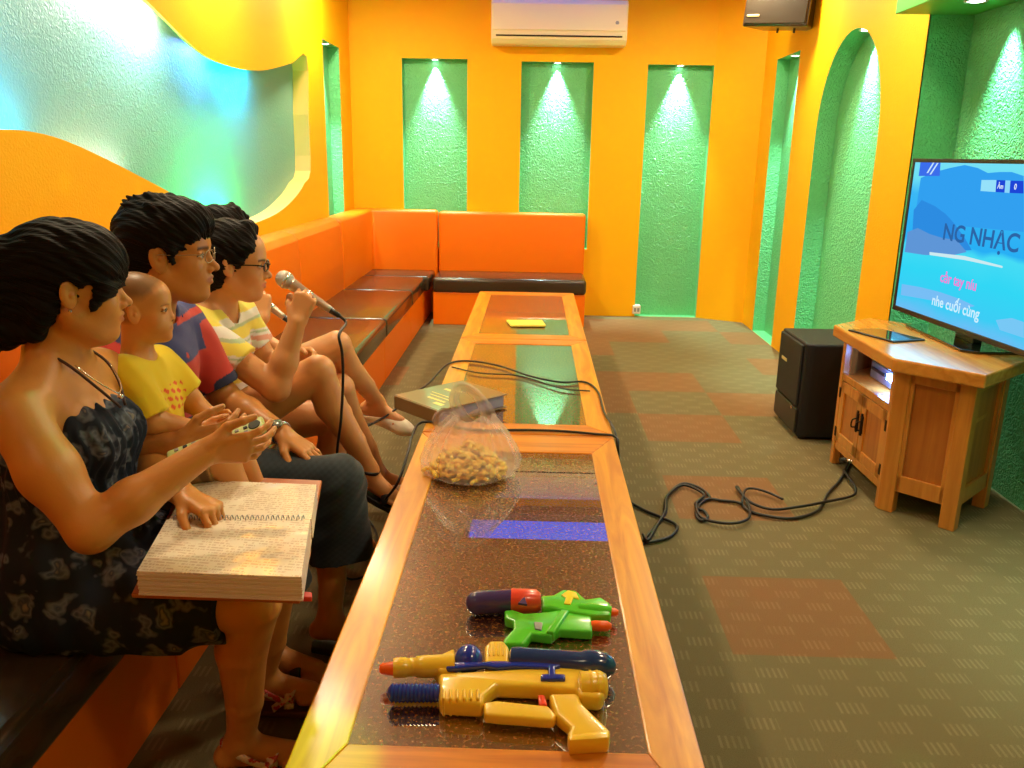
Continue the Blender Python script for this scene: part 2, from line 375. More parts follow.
# coloured LED lamps hidden in the wavy recess (tucked behind its edge)
XM = XL-.055
for (y, z, ty, tz, pw, col, ln) in ((3.45, 2.14, 3.4, 1.6, 9, (1, .86, .90), .35), (3.80, 2.02, 3.75, 1.5, 12, (1, .86, .92), .30), (4.95, 1.90, 4.95, 1.4, 20, (.0, .42, 1), .36), (4.42, 1.90, 4.40, 1.4, 7, (.10, .18, 1), .25),
                                (4.50, .93, 4.50, 1.5, 44, (0, 1, .25), .40), (3.30, 1.27, 3.3, 1.75, 4, (1, .50, .45), .5), (2.60, 1.34, 2.55, 2.1, 16, (.02, .40, 1), .35), (2.1, 1.30, 2.1, 2.2, 9, (.05, .5, 1), .4)):
    l = bpy.data.lights.new('recess_led', 'AREA'); l.energy = pw*.8; l.color = col; l.shape = 'RECTANGLE'; l.size = ln; l.size_y = .03
    o = bpy.data.objects.new('recess_led', l); COL.objects.link(o); o.location = (XL-.03, y, z); dv = Vector((-.045, ty-y, tz-z)).normalized()
    zz = -dv; xx = Vector((0, 1, 0)); xx = (xx-zz*xx.dot(zz)).normalized(); yy = zz.cross(xx); o.matrix_world = Matrix.Translation(o.location) @ Matrix((xx, yy, zz)).transposed().to_4x4()
# disco projector dots: small coloured beams from the ceiling
for (px, py, pz, pw, col, sz) in ((-.36, 1.12, .45, 420, (.20, 1, .01), 6), (-.34, 1.62, .45, 110, (1, .75, .05), 9), (1.87, 4.45, 1.6, 30, (0, 1, .45), 2.2), (-1.6, 2.9, 1.28, 40, (.8, 1, .2), 2.0), (-1.6, 3.45, 1.25, 25, (.9, 1, .1), 1.8),
                                  (.80, 2.55, 0, 40, (1, .1, .03), 2), (.95, 1.75, 0, 30, (.1, 1, .2), 2.2), (-1.15, .98, .42, 40, (.1, 1, .3), 5), (-.31, 2.05, .45, 40, (1, .15, .02), 3)):
    spot('disco_beam', (.1, 2.9, ZC-.14), (px, py, pz), pw, col, R(sz), .6, .01)
pj = grp('disco_projector', (.1, 2.9, ZC), 'small black disco light projector on the ceiling', 'light')
MB().lathe([(0, .05), (.02, .05), (.02, .02), (.04, .02)], (.1, 2.9, ZC), (.1, 2.9, 0), 20).build('mount', M['black'], pj, True)
MB().ball((.1, 2.9, ZC-.085), .05).build('body', M['black'], pj, True)
wd = bpy.data.worlds.new('world'); S.world = wd; wd.use_nodes = True
wd.node_tree.nodes['Background'].inputs[0].default_value = (1, .7, .4, 1); wd.node_tree.nodes['Background'].inputs[1].default_value = .15
S.view_settings.view_transform = 'Standard'; S.view_settings.look = 'None'; S.view_settings.gamma = 1; S.view_settings.use_curve_mapping = False
S.view_settings.exposure = 0.0
# ================================================================ furniture
# ---- sofa sections along the left wall and the back wall
XF, XK = -.915, -1.42
def soft(mb, x0, x1, y0, y1, z0, z1, b=.022, crown=0):
    mb.box(x0, x1, y0, y1, z0, z1, b, 3)
    return mb
def sofa_section(y0, y1, label):
    e = grp('sofa_section', ((XF+XL)/2, (y0+y1)/2, 0), label, 'sofa', 'sofa sections along the left wall')
    MB().box(XL+.01, XF-.005, y0+.002, y1-.002, .0, .275, .006).build('base', M['orange'], e)
    MB().box(XK-.03, XF+.012, y0+.003, y1-.003, .275, .402, .026, 4).build('seat_cushion', M['black_seat'], e, True)
    mb = MB(); mb.prism([(XL+.005, .275), (XK-.005, .275), (XK, .60), (XK-.012, .88), (XK-.04, .915), (XK-.09, .932), (XL+.03, .93), (XL+.005, .91)], y0+.002, y1-.002, .006, 2,
                        Matrix(((1, 0, 0, 0), (0, 0, 1, 0), (0, 1, 0, 0), (0, 0, 0, 1))))
    mb.build('backrest', M['orange'], e, True, 35)
    return e
secs = [(-1.2, -.20), (-.20, .87), (.87, 1.94), (1.94, 3.01), (3.01, 4.08), (4.08, 5.15), (5.15, 6.30)]
names = ['orange and dark sofa section behind the camera end of the bench', 'orange and dark sofa section level with the camera, outside the left edge', 'orange and dark sofa section the woman with the songbook sits on',
         'orange and dark sofa section under the man holding the toddler', 'orange and dark sofa section under the women with microphones', 'empty orange and dark sofa section just past the singing women', 'empty orange and dark sofa section next to the corner piece']
for (a, c), n in zip(secs, names):
    if c > .5: sofa_section(a, c, n)
e = grp('sofa_section', (-1.2, 7.0, 0), 'orange corner sofa piece in the back left corner of the room', 'sofa')
MB().box(XL+.01, XF-.005, 6.302, YB-.005, 0, .275, .006).build('base', M['orange'], e)
MB().box(XK-.03, XF+.045, 7.06, YB-.1, .275, .402, .026, 4).build('seat_cushion', M['black_seat'], e, True)
MB().box(XK-.03, XF+.012, 6.303, 7.055, .275, .402, .026, 4).build('seat_cushion', M['black_seat'], e, True)
MB().prism([(XL+.005, 6.302), (XK, 6.302), (XK, YB-.13), (-.845, YB-.13), (-.845, YB-.005), (XL+.005, YB-.005)], .275, .925, .028, 3).build('backrest', M['orange'], e, True, 35)
e = grp('sofa_section', (-.20, 7.3, 0), 'orange bench section with dark seat against the back wall, free at its right end', 'sofa')
MB().box(-.835, .445, 7.03, YB-.005, 0, .275, .006).build('base', M['orange'], e)
MB().box(-.838, .452, 7.015, YB-.1, .275, .402, .03, 4).build('seat_cushion', M['black_seat'], e, True)
MB().box(-.835, .452, YB-.13, YB-.005, .275, .915, .028, 4).build('backrest', M['orange'], e, True)

# ---- three glass-topped coffee tables in a row
ZT = .45
def glass_top():
    mt = bpy.data.materials.new('smoked_table_glass'); mt.use_nodes = True; nt = mt.node_tree; L = nt.links; N = nt.nodes; b = N['Principled BSDF']
    b.inputs['Base Color'].default_value = (.10, .03, .006, 1); b.inputs['Roughness'].default_value = .35
    tc = N.new('ShaderNodeTexCoord')
    n = N.new('ShaderNodeTexNoise'); n.inputs['Scale'].default_value = 130; n.inputs['Detail'].default_value = 3; L.new(tc.outputs['Object'], n.inputs['Vector'])
    cr = N.new('ShaderNodeValToRGB'); cr.color_ramp.elements[0].position = .48; cr.color_ramp.elements[0].color = (.045, .012, .002, 1); cr.color_ramp.elements[1].position = .75; cr.color_ramp.elements[1].color = (.42, .14, .015, 1)
    L.new(n.outputs['Fac'], cr.inputs[0]); L.new(cr.outputs[0], b.inputs['Base Color'])
    b.inputs['Coat Weight'].default_value = 1; b.inputs['Coat Roughness'].default_value = .006; b.inputs['Coat IOR'].default_value = 3.6
    return mt
M['glass_top'] = glass_top()
M['wood_dark'] = wood('dark_table_carcass', (.42, .13, .02, 1), (.26, .07, .01, 1), 'Y', .35, .3)  # darker wood tone for the apron, lower shelf and legs
def coffee_table(y0, y1, fy0, fy1, label):
    x0, x1 = -.378, .298; fw = .088
    e = grp('coffee_table', ((x0+x1)/2, (y0+y1)/2, 0), label, 'table', 'low tables standing end to end')
    fr = MB()
    fr.prism([(x0, y0), (x0+fw, y0+fy0), (x0+fw, y1-fy1), (x0, y1)], ZT-.045, ZT, .004, 2)
    fr.build('side_rail', M['wood_table'], e); fr = MB(); fr.prism([(x1, y0), (x1, y1), (x1-fw, y1-fy1), (x1-fw, y0+fy0)], ZT-.045, ZT, .004, 2)
    fr.build('side_rail', M['wood_table'], e)
    MB().prism([(x0, y0), (x1, y0), (x1-fw, y0+fy0), (x0+fw, y0+fy0)], ZT-.045, ZT, .004, 2).build('end_rail', M['wood_table_x'], e)
    fr = MB(); fr.prism([(x0, y1), (x0+fw, y1-fy1), (x1-fw, y1-fy1), (x1, y1)], ZT-.045, ZT, .004, 2)
    fr.build('end_rail', M['wood_table_x'], e)
    MB().box(x0+fw-.004, x1-fw+.004, y0+fy0-.004, y1-fy1+.004, ZT-.02, ZT-.004, .001).build('glass_panel', M['glass_top'], e)
    ap = MB(); a = .03
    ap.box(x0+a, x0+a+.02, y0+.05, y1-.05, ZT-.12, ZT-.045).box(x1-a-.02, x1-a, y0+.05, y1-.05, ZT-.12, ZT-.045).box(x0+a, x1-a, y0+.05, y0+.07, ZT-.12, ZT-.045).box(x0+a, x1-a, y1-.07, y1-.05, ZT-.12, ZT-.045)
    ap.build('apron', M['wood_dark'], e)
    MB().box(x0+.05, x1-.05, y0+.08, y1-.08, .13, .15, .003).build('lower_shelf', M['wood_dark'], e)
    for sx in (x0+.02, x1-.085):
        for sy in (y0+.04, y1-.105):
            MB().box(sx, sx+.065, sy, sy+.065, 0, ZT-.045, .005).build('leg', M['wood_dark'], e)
coffee_table(.99, 2.822, .20, .18, 'nearest glass-topped wooden coffee table with the toy water guns on it')
coffee_table(2.832, 4.418, .115, .12, 'middle glass-topped wooden coffee table, songbook folder on its near corner')
coffee_table(4.426, 6.03, .12, .14, 'farthest glass-topped wooden coffee table with a yellow card on it')

# ---- television cabinet
A_, B_, C_, D_ = (1.452, 3.865), (1.462, 3.300), (1.675, 3.085), (1.955, 3.365)
E_, F_ = (1.955, 3.80), (1.675, 4.08)
cab = grp('television_cabinet', (1.72, 3.58, 0), 'oak corner cabinet with two small doors standing under the television', 'cabinet')
ztop = .655
tp = MB().prism([(1.425, 3.945), (1.425, 3.255), (1.665, 3.02), (2.045, 3.355), (2.045, 3.81), (1.665, 4.15)], ztop-.055, ztop, .008, 3).build('top', M['wood_top'], cab)
def facet(p, q, inward):
    """matrix: x along p->q, y inward, z up, origin p"""
    p = Vector((*p, 0)); q = Vector((*q, 0)); x = (q-p).normalized(); y = Vector((-x.y, x.x, 0))
    if y.dot(Vector((inward[0], inward[1], 0))-p) < 0: y = -y
    return Matrix(((x.x, y.x, 0, p.x), (x.y, y.y, 0, p.y), (0, 0, 1, 0), (0, 0, 0, 1))), (q-p).length
ctr = (1.72, 3.58)
for (p, q) in ((B_, C_), (F_, A_)):
    mx, L_ = facet(p, q, ctr)
    for (a, c) in ((0, .060), (L_-.060, L_)):
        MB().box(a, c, 0, .048, 0, ztop-.055, .004, 2, mx).build('leg', M['wood_cab'], cab)
for p, q in ((C_, D_), (F_, E_)):
    mx, L_ = facet(p, q, ctr)
    MB().box(L_-.056, L_, 0, .05, 0, ztop-.055, .004, 2, mx).build('leg', M['wood_cab'], cab)
for (p, q) in ((B_, C_), (C_, D_), (E_, F_), (F_, A_), (D_, E_)):
    mx, L_ = facet(p, q, ctr)
    MB().box(.03, L_-.03, .018, .032, .10, ztop-.055, 0, 2, mx).build('side_panel', M['wood_panel'], cab)
    f = MB(); f.box(.03, L_-.03, .006, .030, .095, .165, .002, 1, mx).box(.03, L_-.03, .006, .030, ztop-.10, ztop-.05, .002, 1, mx).box(.03, .075, .006, .030, .1, ztop-.055, .002, 1, mx).box(L_-.075, L_-.03, .006, .030, .1, ztop-.055, .002, 1, mx)
    f.build('panel_frame', M['wood_cab'], cab)
mx, L_ = facet(A_, B_, ctr)
shelf_z = .435
MB().box(0, .032, .0, .03, 0, ztop-.055, .003, 1, mx).build('stile', M['wood_cab'], cab)
MB().box(L_-.032, L_, .0, .03, 0, ztop-.055, .003, 1, mx).build('stile', M['wood_cab'], cab)
MB().prism([(1.475, 3.84), (1.49, 3.33), (1.69, 3.12), (1.93, 3.37), (1.93, 3.80), (1.69, 4.04)], .10, .118).build('bottom_board', M['wood_panel'], cab)
MB().prism([(1.475, 3.84), (1.49, 3.33), (1.69, 3.12), (1.93, 3.37), (1.93, 3.80), (1.69, 4.04)], shelf_z-.012, shelf_z+.006).build('shelf', M['wood_cab'], cab)
MB().box(.020, L_-.020, .004, .028, shelf_z-.02, shelf_z+.012, .002, 1, mx).build('rail', M['wood_cab'], cab)
MB().box(.020, L_-.020, .006, .028, .08, .115, .002, 1, mx).build('rail', M['wood_cab'], cab)
mid = L_/2
for k_, (a, c) in enumerate(((.030, mid-.002), (mid+.002, L_-.030))):
    d = MB(); z0, z1 = .118, shelf_z-.022
    d.box(a, c, .002, .020, z0, z0+.05, .002, 1, mx).box(a, c, .002, .020, z1-.05, z1, .002, 1, mx).box(a, a+.045, .002, .020, z0, z1, .002, 1, mx).box(c-.045, c, .002, .020, z0, z1, .002, 1, mx)
    do = d.build('door', M['wood_cab'], cab)
    MB().box(a+.035, c-.035, .009, .015, z0+.04, z1-.04, 0, 1, mx).build('door_panel', M['wood_panel'], do)
    hx = (c-.022) if k_ == 0 else (a+.022)
    hb = MB(); hb.box(hx-.013, hx+.013, -.003, .003, .245, .325, .002, 1, mx).box(hx-.007, hx+.007, -.005, .002, .235, .335, .002, 1, mx)
    hb.tube([mx @ Vector((hx, -.002, .30)), mx @ Vector((hx, -.022, .292)), mx @ Vector((hx, -.024, .262)), mx @ Vector((hx, -.006, .258))], .0035)
    hb.build('handle', M['brass'], do)
    gx = a-.002 if k_ == 0 else c+.002
    for hz in (.165, .355):
        MB().box(gx-.008, gx+.008, -.002, .006, hz-.024, hz+.024, .002, 1, mx).build('hinge', M['brass'], do)
# karaoke player inside
pl = grp('karaoke_player', (1.64, 3.57, shelf_z+.006), 'grey karaoke player with a bright blue display inside the cabinet shelf', 'player')
mp_ = Matrix.Translation((0, 0, 0))
MB().box(1.565, 1.80, 3.38, 3.80, shelf_z+.010, shelf_z+.085, .004).build('body', mat('player_metal', (.30, .32, .38, 1), .35, metal=.6), pl)
MB().box(1.557, 1.566, 3.545, 3.605, shelf_z+.045, shelf_z+.072, .001).build('display', mat('blue_display', (.2, .5, 1, 1), .3, emis=((.35, .6, 1, 1), 30)), pl)
MB().box(1.559, 1.566, 3.63, 3.78, shelf_z+.05, shelf_z+.062).build('disc_tray', M['black'], pl)
for i in range(3): MB().cyl((1.566, 3.42+i*.04, shelf_z+.03), (1.555, 3.42+i*.04, shelf_z+.03), .009).build('knob', M['black'], pl)
for i in range(4): MB().cyl((1.59 if i < 2 else 1.77, 3.41 if i % 2 else 3.77, shelf_z+.006), (1.59 if i < 2 else 1.77, 3.41 if i % 2 else 3.77, shelf_z+.011), .012).build('foot', M['black'], pl)
l = bpy.data.lights.new('display_light', 'POINT'); l.energy = 2.6; l.color = (.12, .28, 1); l.shadow_soft_size = .02
o = bpy.data.objects.new('display_light', l); COL.objects.link(o); o.location = (1.53, 3.56, shelf_z+.07)
# thin dark tablet on the cabinet top
tb = [at(848, 331, Z=ztop), at(880, 330, Z=ztop), at(925, 341, Z=ztop), at(893, 343, Z=ztop)]
c = sum(tb, Vector())/4
t = grp('tablet', c, 'thin dark glossy tablet lying on the left front of the oak cabinet top', 'tablet')
MB().prism([(p.x, p.y) for p in tb], ztop+.0005, ztop+.008, .002).build('case', M['black'], t)
MB().prism([((p.x-c.x)*.92+c.x, (p.y-c.y)*.92+c.y) for p in tb], ztop+.0079, ztop+.0086).build('screen', mat('dark_screen_glass', (.02, .05, .04, 1), .08, coat=1), t)

# ---- television
P0 = Vector((1.768, 4.12, .705)); ax = Vector((.078, -.997, 0)).normalized(); TW, TH = 1.11, .712
nrm = Vector((0, 0, 1)).cross(ax).normalized(); nrm = -nrm if nrm.x > 0 else nrm
tilt = 0
TM = Matrix(((ax.x, 0, nrm.x, P0.x), (ax.y, 0, nrm.y, P0.y), (0, 1, 0, P0.z), (0, 0, 0, 1)))   # local: x right, y up, z towards viewer
tv = grp('television', (1.87, 3.60, ztop), 'wide flat television showing a blue seaside karaoke video, on the oak cabinet', 'television')
bz = MB(); b_ = .017
bz.box(0, TW, 0, b_+.006, -.02, .006, .003, 2, TM).box(0, TW, TH-b_, TH, -.02, .006, .003, 2, TM).box(0, b_, 0, TH, -.02, .006, .003, 2, TM).box(TW-b_, TW, 0, TH, -.02, .006, .003, 2, TM)
bz.build('bezel', M['black'], tv)
MB().box(.01, TW-.01, .01, TH-.01, -.035, -.004, .004, 2, TM).box(.2, TW-.2, .1, .5, -.055, -.03, .01, 2, TM).build('back_cover', M['black'], tv)
def emis_mat(name, col, st=1.0):
    mt = bpy.data.materials.new(name); mt.use_nodes = True; nt = mt.node_tree; nt.nodes.remove(nt.nodes['Principled BSDF'])
    e = nt.nodes.new('ShaderNodeEmission'); e.inputs[0].default_value = col; e.inputs[1].default_value = st; nt.links.new(e.outputs[0], nt.nodes['Material Output'].inputs[0]); return mt
SC = 1.0
def screen_mat():
    mt = emis_mat('television_picture', (.1, .6, 1, 1), SC); nt = mt.node_tree; L = nt.links; N = nt.nodes; em = [n for n in N if n.type == 'EMISSION'][0]
    uv = N.new('ShaderNodeUVMap'); sep = N.new('ShaderNodeSeparateXYZ'); L.new(uv.outputs[0], sep.inputs[0])
    cr = N.new('ShaderNodeValToRGB'); el = cr.color_ramp.elements
    el[0].position = 0; el[0].color = srgb(110, 190, 245); el[1].position = 1; el[1].color = srgb(120, 225, 245)
    for p, c in ((.10, (60, 205, 245)), (.30, (50, 215, 245)), (.46, (70, 220, 245)), (.50, (40, 175, 245)), (.80, (60, 185, 245)), (.9, (110, 225, 245))):
        q = el.new(p); q.color = srgb(*c)
    nz_ = N.new('ShaderNodeTexNoise'); nz_.inputs['Scale'].default_value = 4; L.new(uv.outputs[0], nz_.inputs['Vector'])
    ma = N.new('ShaderNodeMath'); ma.operation = 'MULTIPLY_ADD'; ma.inputs[1].default_value = .12; L.new(nz_.outputs['Fac'], ma.inputs[0]); L.new(sep.outputs[1], ma.inputs[2])
    sb = N.new('ShaderNodeMath'); sb.operation = 'SUBTRACT'; sb.inputs[1].default_value = .06; L.new(ma.outputs[0], sb.inputs[0])
    L.new(sb.outputs[0], cr.inputs[0]); L.new(cr.outputs[0], em.inputs[0]); return mt
b2 = bmesh.new(); uvl = b2.loops.layers.uv.new('UVMap')
vs = [b2.verts.new(TM @ Vector(p)) for p in ((b_, b_, 0), (TW-b_, b_, 0), (TW-b_, TH-b_, 0), (b_, TH-b_, 0))]; f = b2.faces.new(vs)
for lp, q in zip(f.loops, ((0, 0), (1, 0), (1, 1), (0, 1))): lp[uvl].uv = q
me = bpy.data.meshes.new('screen'); b2.to_mesh(me); b2.free(); scr = link('screen', me, tv, [screen_mat()])
def spoly(name, pts, col, z=.0008, st=SC):
    mb = MB(); mb.prism(pts, z, z+.0003, 0, 1, TM); mb.build(name, emis_mat(name+'_picture', srgb(*col), st), scr)
def onscreen(u, v):
    """screen coordinates of a place on the picture"""
    d = r2*((u-512)/FP)+u2*((384-v)/FP)+fwd; o = Vector((0, 0, CH)); t = (P0-o).dot(nrm)/d.dot(nrm); p = o+d*t-P0
    return (p.dot(ax), p.z)
def spx(name, pix, col, z=.0008): spoly(name, [onscreen(*p) for p in pix], col, z)
spx('far_mountain', [(917, 205), (921, 178), (935, 172), (950, 168), (965, 165), (978, 168), (988, 173), (1000, 172), (1012, 172), (1024, 176), (1024, 232), (960, 226), (914, 222)], (50, 160, 240), .0008)
spx('near_hill', [(912, 245), (914, 210), (922, 200), (935, 206), (946, 214), (955, 224), (965, 238), (972, 250), (950, 252)], (45, 140, 225), .0012)
spx('rocks', [(905, 252), (908, 232), (918, 228), (930, 234), (943, 238), (957, 240), (967, 252), (950, 256), (925, 255)], (95, 150, 215), .0016)
spx('beach_line', [(930, 252), (965, 256), (1003, 266), (1003, 268), (965, 260), (930, 255)], (205, 235, 240), .0020)
spx('shore_foam', [(902, 284), (920, 287), (940, 292), (960, 299), (975, 306), (960, 310), (930, 300), (901, 295)], (120, 190, 245), .0008)
spx('shore_foam', [(996, 320), (1012, 318), (1024, 322), (1024, 338), (1000, 330)], (120, 200, 245), .0008)
spx('icon_panel', [(921, 161), (941, 161), (940, 176), (919, 176)], (60, 110, 235), .0014)
spx('icon_stroke', [(927, 173), (934, 161.5), (935.5, 161.5), (928.5, 173)], (205, 235, 250), .0018)
spx('icon_stroke', [(930, 174.5), (937.5, 163), (939, 163), (931.5, 174.5)], (205, 235, 250), .0018)
spx('status_panel', [(982, 180), (997, 180), (996, 192), (981, 191)], (150, 225, 250), .0018)
spx('status_panel', [(997, 180), (1006, 180.4), (1005, 192.6), (996, 192)], (30, 70, 215), .0018)
spx('status_panel', [(1006, 180.4), (1011, 180.6), (1010, 193), (1005, 192.6)], (140, 215, 250), .0018)
spx('status_panel', [(1011, 180.6), (1024, 181), (1024, 193.5), (1010, 193)], (30, 70, 215), .0018)
def stext(body, u, v, size, col, z=.0024, sx=1.0, off=0, ang=0):
    x, y = onscreen(u, v)
    return text(body, size, scr, emis_mat('lettering_picture', srgb(*col), SC), TM @ Matrix.Translation((x, y, z)) @ Matrix.Rotation(ang, 4, 'Z'), 'screen_lettering', .0001, sx=sx, bold=size*.02)
stext('NG NHẠC', 979, 238, .098, (45, 100, 165), sx=1.15)
stext('cảr tay níu', 958.5, 281.5, .063, (235, 130, 215), .0027)
stext('nhe cuối cùng', 955, 307, .064, (205, 240, 255), .0024); 
stext('Ảm', 1001, 186.5, .026, (230, 245, 255)); stext('0', 1016, 187, .03, (230, 245, 255))
MB().prism([(1.752, 3.40), (1.752, 3.93), (1.80, 3.95), (2.03, 3.93), (2.03, 3.37), (1.80, 3.36)], ztop+.001, ztop+.012, .004, 3).build('stand_base', mat('black_gloss', (.008, .010, .008, 1), .05, coat=1), tv)
MB().prism([(1.86, 3.52), (1.86, 3.68), (1.90, 3.68), (1.90, 3.52)], ztop+.01, .86, .006).build('stand_neck', M['black'], tv)
l = bpy.data.lights.new('screen_glow', 'AREA'); l.energy = 5; l.color = (.25, .75, 1); l.shape = 'RECTANGLE'; l.size = 1.0; l.size_y = .6
o = bpy.data.objects.new('screen_glow', l); COL.objects.link(o); c = TM @ Vector((TW/2, TH/2, .02)); o.location = c; o.rotation_euler = (nrm).to_track_quat('-Z', 'Y').to_euler()

# ---- floor loudspeaker beside the cabinet
sp_ = grp('floor_loudspeaker', (1.56, 4.37, 0), 'black floor loudspeaker standing on the carpet left of the oak cabinet', 'loudspeaker')
MB().prism([(1.388, 4.60), (1.388, 4.19), (1.42, 4.172), (1.80, 4.172), (1.80, 4.60)], .012, .508, .012, 3).build('cabinet', M['cloth_black'], sp_)
MB().box(1.374, 1.390, 4.21, 4.585, .17, .495, .008, 3).build('grille', mat('black_grille', (.008, .008, .009, 1), .6, bump=(500, 1, .002)), sp_)
MB().box(1.376, 1.390, 4.20, 4.59, .03, .16, .01, 3).build('port_panel', M['black'], sp_)
lg = MB().box(1.371, 1.376, 4.43, 4.52, .355, .372, .002).build('badge', M['logo'], sp_)
MB().cyl((1.378, 4.27, .15), (1.371, 4.27, .15), .010).build('knob', M['silver'], sp_)
for a in (1.42, 1.76):
    for c in (4.21, 4.56): MB().cyl((a, c, 0), (a, c, .014), .018).build('foot', M['black'], sp_)

# ---- wall loudspeaker above the slim niche
ws = grp('wall_loudspeaker', (1.72, 6.35, 2.29), 'dark wall loudspeaker hung high beside the right corner', 'loudspeaker')
WM = Matrix.Translation((1.70, 6.34, 2.425)) @ Matrix.Rotation(R(-38), 4, 'Z') @ Matrix.Rotation(R(4), 4, 'Y')
MB().prism([(-.235, -.135), (.235, -.135), (.19, .125), (-.19, .125)], -.145, .145, .012, 3, WM).build('cabinet', mat('brown_black_vinyl', (.030, .018, .010, 1), .3, coat=.3), ws)
MB().box(-.22, .22, -.150, -.134, -.13, .13, .006, 2, WM).build('grille', mat('brown_grille', (.025, .017, .010, 1), .35, bump=(400, .6, .002)), ws)
MB().box(-.20, -.11, -.155, -.149, -.085, -.07, .002, 1, WM).build('badge', M['logo'], ws)
for dx in (-.02, .10): MB().cyl(WM @ Vector((dx, -.02, -.14)), WM @ Vector((dx, -.02, -.175)), .008).build('bolt', M['black'], ws)
MB().box(-.02, .02, .12, .24, -.04, .04, .003, 1, WM).box(1.85, 1.868, 6.36, 6.50, 2.36, 2.54).build('bracket', M['black'], ws)

# ---- air conditioner
ac = grp('air_conditioner', (.165, YB, 2.30), 'cream split air conditioner high on the back wall above the middle niche', 'air conditioner')
x0, x1, yf = -.385, .725, YB-.215
sw = Matrix(((0, 0, 1, 0), (1, 0, 0, 0), (0, 1, 0, 0), (0, 0, 0, 1)))
za = 2.285
MB().prism([(YB-.002, za), (yf+.05, za), (yf+.012, za+.03), (yf, za+.10), (yf+.004, za+.30), (yf+.03, za+.34), (YB-.002, za+.34)], x0, x1, .006, 2, sw).build('body', M['acwhite'], ac)
MB().prism([(yf+.012, za+.098), (yf-.008, za+.104), (yf-.004, za+.302), (yf+.02, za+.337), (yf+.04, za+.337)], x0+.01, x1-.01, .004, 2, sw).build('front_panel', M['acwhite'], ac)
MB().prism([(yf+.016, za+.030), (yf+.004, za+.036), (yf-.002, za+.088), (yf+.012, za+.088)], x0+.02, x1-.02, .002, 2, sw).build('louver', M['acwhite'], ac)
MB().box(x0+.04, x1-.04, yf-.006, yf+.012, za+.055, za+.066).build('vent_slot', M['brass'], ac)
MB().lathe([(0, .018), (.003, .016)], (x1-.085, yf-.004, za+.165), (x1-.085, yf-.03, za+.165), 6).build('logo', M['grey'], ac)

# ---- wall socket near the right niche
so = grp('wall_socket', (.955, YB, .075), 'small white double socket at the foot of the right green niche', 'socket')
MB().box(.915, .985, YB-.034, YB+.06, .03, .105, .004).build('plate', M['white'], so)
MB().box(.925, .945, YB-.037, YB-.033, .05, .085).box(.955, .975, YB-.037, YB-.033, .05, .085).build('outlet', M['grey'], so)

# ---- cable on the floor
Zf = .008
fc = [at(620+u*.2539, 430+v*.2539, Z=Zf) for u, v in ((20, 270), (45, 290), (100, 318), (170, 350), (225, 380), (190, 425), (95, 440), (150, 370), (180, 325), (185, 262), (240, 215), (300, 222), (340, 250), (350, 270), (300, 288), (308, 310), (330, 320), (345, 345), (320, 358), (300, 335), (310, 300), (345, 275), (400, 278), (470, 290), (510, 320), (600, 345), (690, 347), (780, 318), (820, 250), (870, 195), (905, 122))]
tag(MB().tube([(p.x, p.y, Zf+.003*math.sin(i*1.7)**2) for i, p in enumerate(fc)], .0065, 8, 6).build('floor_cable', M['black_rubber'], None, True), 'black cable coiled across the carpet from the table to the cabinet foot', 'cable')
fc = [at(620+u*.2539, 430+v*.2539, Z=Zf) for u, v in ((90, 420), (110, 445), (150, 372), (176, 330), (186, 270), (250, 222), (330, 262), (300, 300), (320, 350), (400, 375), (470, 376), (510, 345), (500, 290), (460, 240), (465, 232), (480, 262), (520, 300), (600, 318), (700, 312), (800, 296), (912, 265), (926, 240), (905, 205), (880, 165))]
tag(MB().tube([(p.x, p.y, Zf+.010+.004*math.sin(i*2.1)) for i, p in enumerate(fc)], .0060, 8, 6).build('floor_cable', M['black_rubber'], None, True), 'thinner black cable looping over the coiled one on the carpet', 'cable')
fc = [at(620+u*.2539, 430+v*.2539, Z=Zf) for u, v in ((478, 300), (490, 250), (520, 240), (580, 255), (640, 283))]
tag(MB().tube([(p.x, p.y, Zf+.012) for p in fc], .0055, 8, 6).build('floor_cable', M['black_rubber'], None, True), 'short black cable end with a loose tip in the middle of the coil', 'cable')
pg = grp('cable_plug', (1.46, 3.6, 0), 'small silver plug hanging at the foot of the cabinet doors', 'plug')
c = at(846, 460, X=1.445)
MB().cyl(c, c+Vector((.02, -.03, .004)), .008).build('tip', M['silver'], pg, True)
MB().cyl(c, c+Vector((-.012, .03, -.012)), .011).build('sleeve', M['black'], pg, True)

# ---- microphone cables over the tables
zt = ZT+.006
def tc_(u, v, z=zt): p = at(u, v, Z=z); return (p.x, p.y, p.z)
edge = .305
cab1 = [at(398, 386, Z=.40), tc_(418, 391, .46), tc_(430, 382), tc_(448, 364), tc_(470, 361), tc_(500, 366), tc_(530, 376), tc_(560, 382), tc_(585, 382), tc_(598, 392), tc_(604, 412), (edge+.0, 2.90, zt), (edge+.012, 2.84, .40), (edge+.03, 2.86, .2), (edge+.06, 3.0, .02), (.36, 3.15, .01), (.44, 3.25, .01)]
cab1 = [(-.70, 3.02, .36), (-.58, 3.20, .38)]+cab1[1:]
tag(MB().tube(cab1, .0045, 8, 6).build('microphone_cable', M['black_rubber'], None, True), 'black microphone cable crossing the middle table top in a wide curve', 'cable')
cab2 = [tc_(452, 367), tc_(480, 373), tc_(520, 376), tc_(560, 388), tc_(590, 391)]
cab3 = [at(385, 500, Z=.30), at(398, 482, Z=.38), at(408, 452, Z=.44), tc_(412, 436), tc_(420, 423, ZT+.004), tc_(440, 423, ZT+.005), tc_(475, 430), tc_(520, 430), tc_(560, 431), tc_(595, 434), (.303, 2.80, zt), (.312, 2.77, .41), (.33, 2.78, .2), (.40, 2.84, .015), (.46, 2.93, .01)]
tag(MB().tube(cab3, .0045, 8, 6).build('microphone_cable', M['black_rubber'], None, True), 'black microphone cable lying along the joint of the two nearer tables', 'cable')
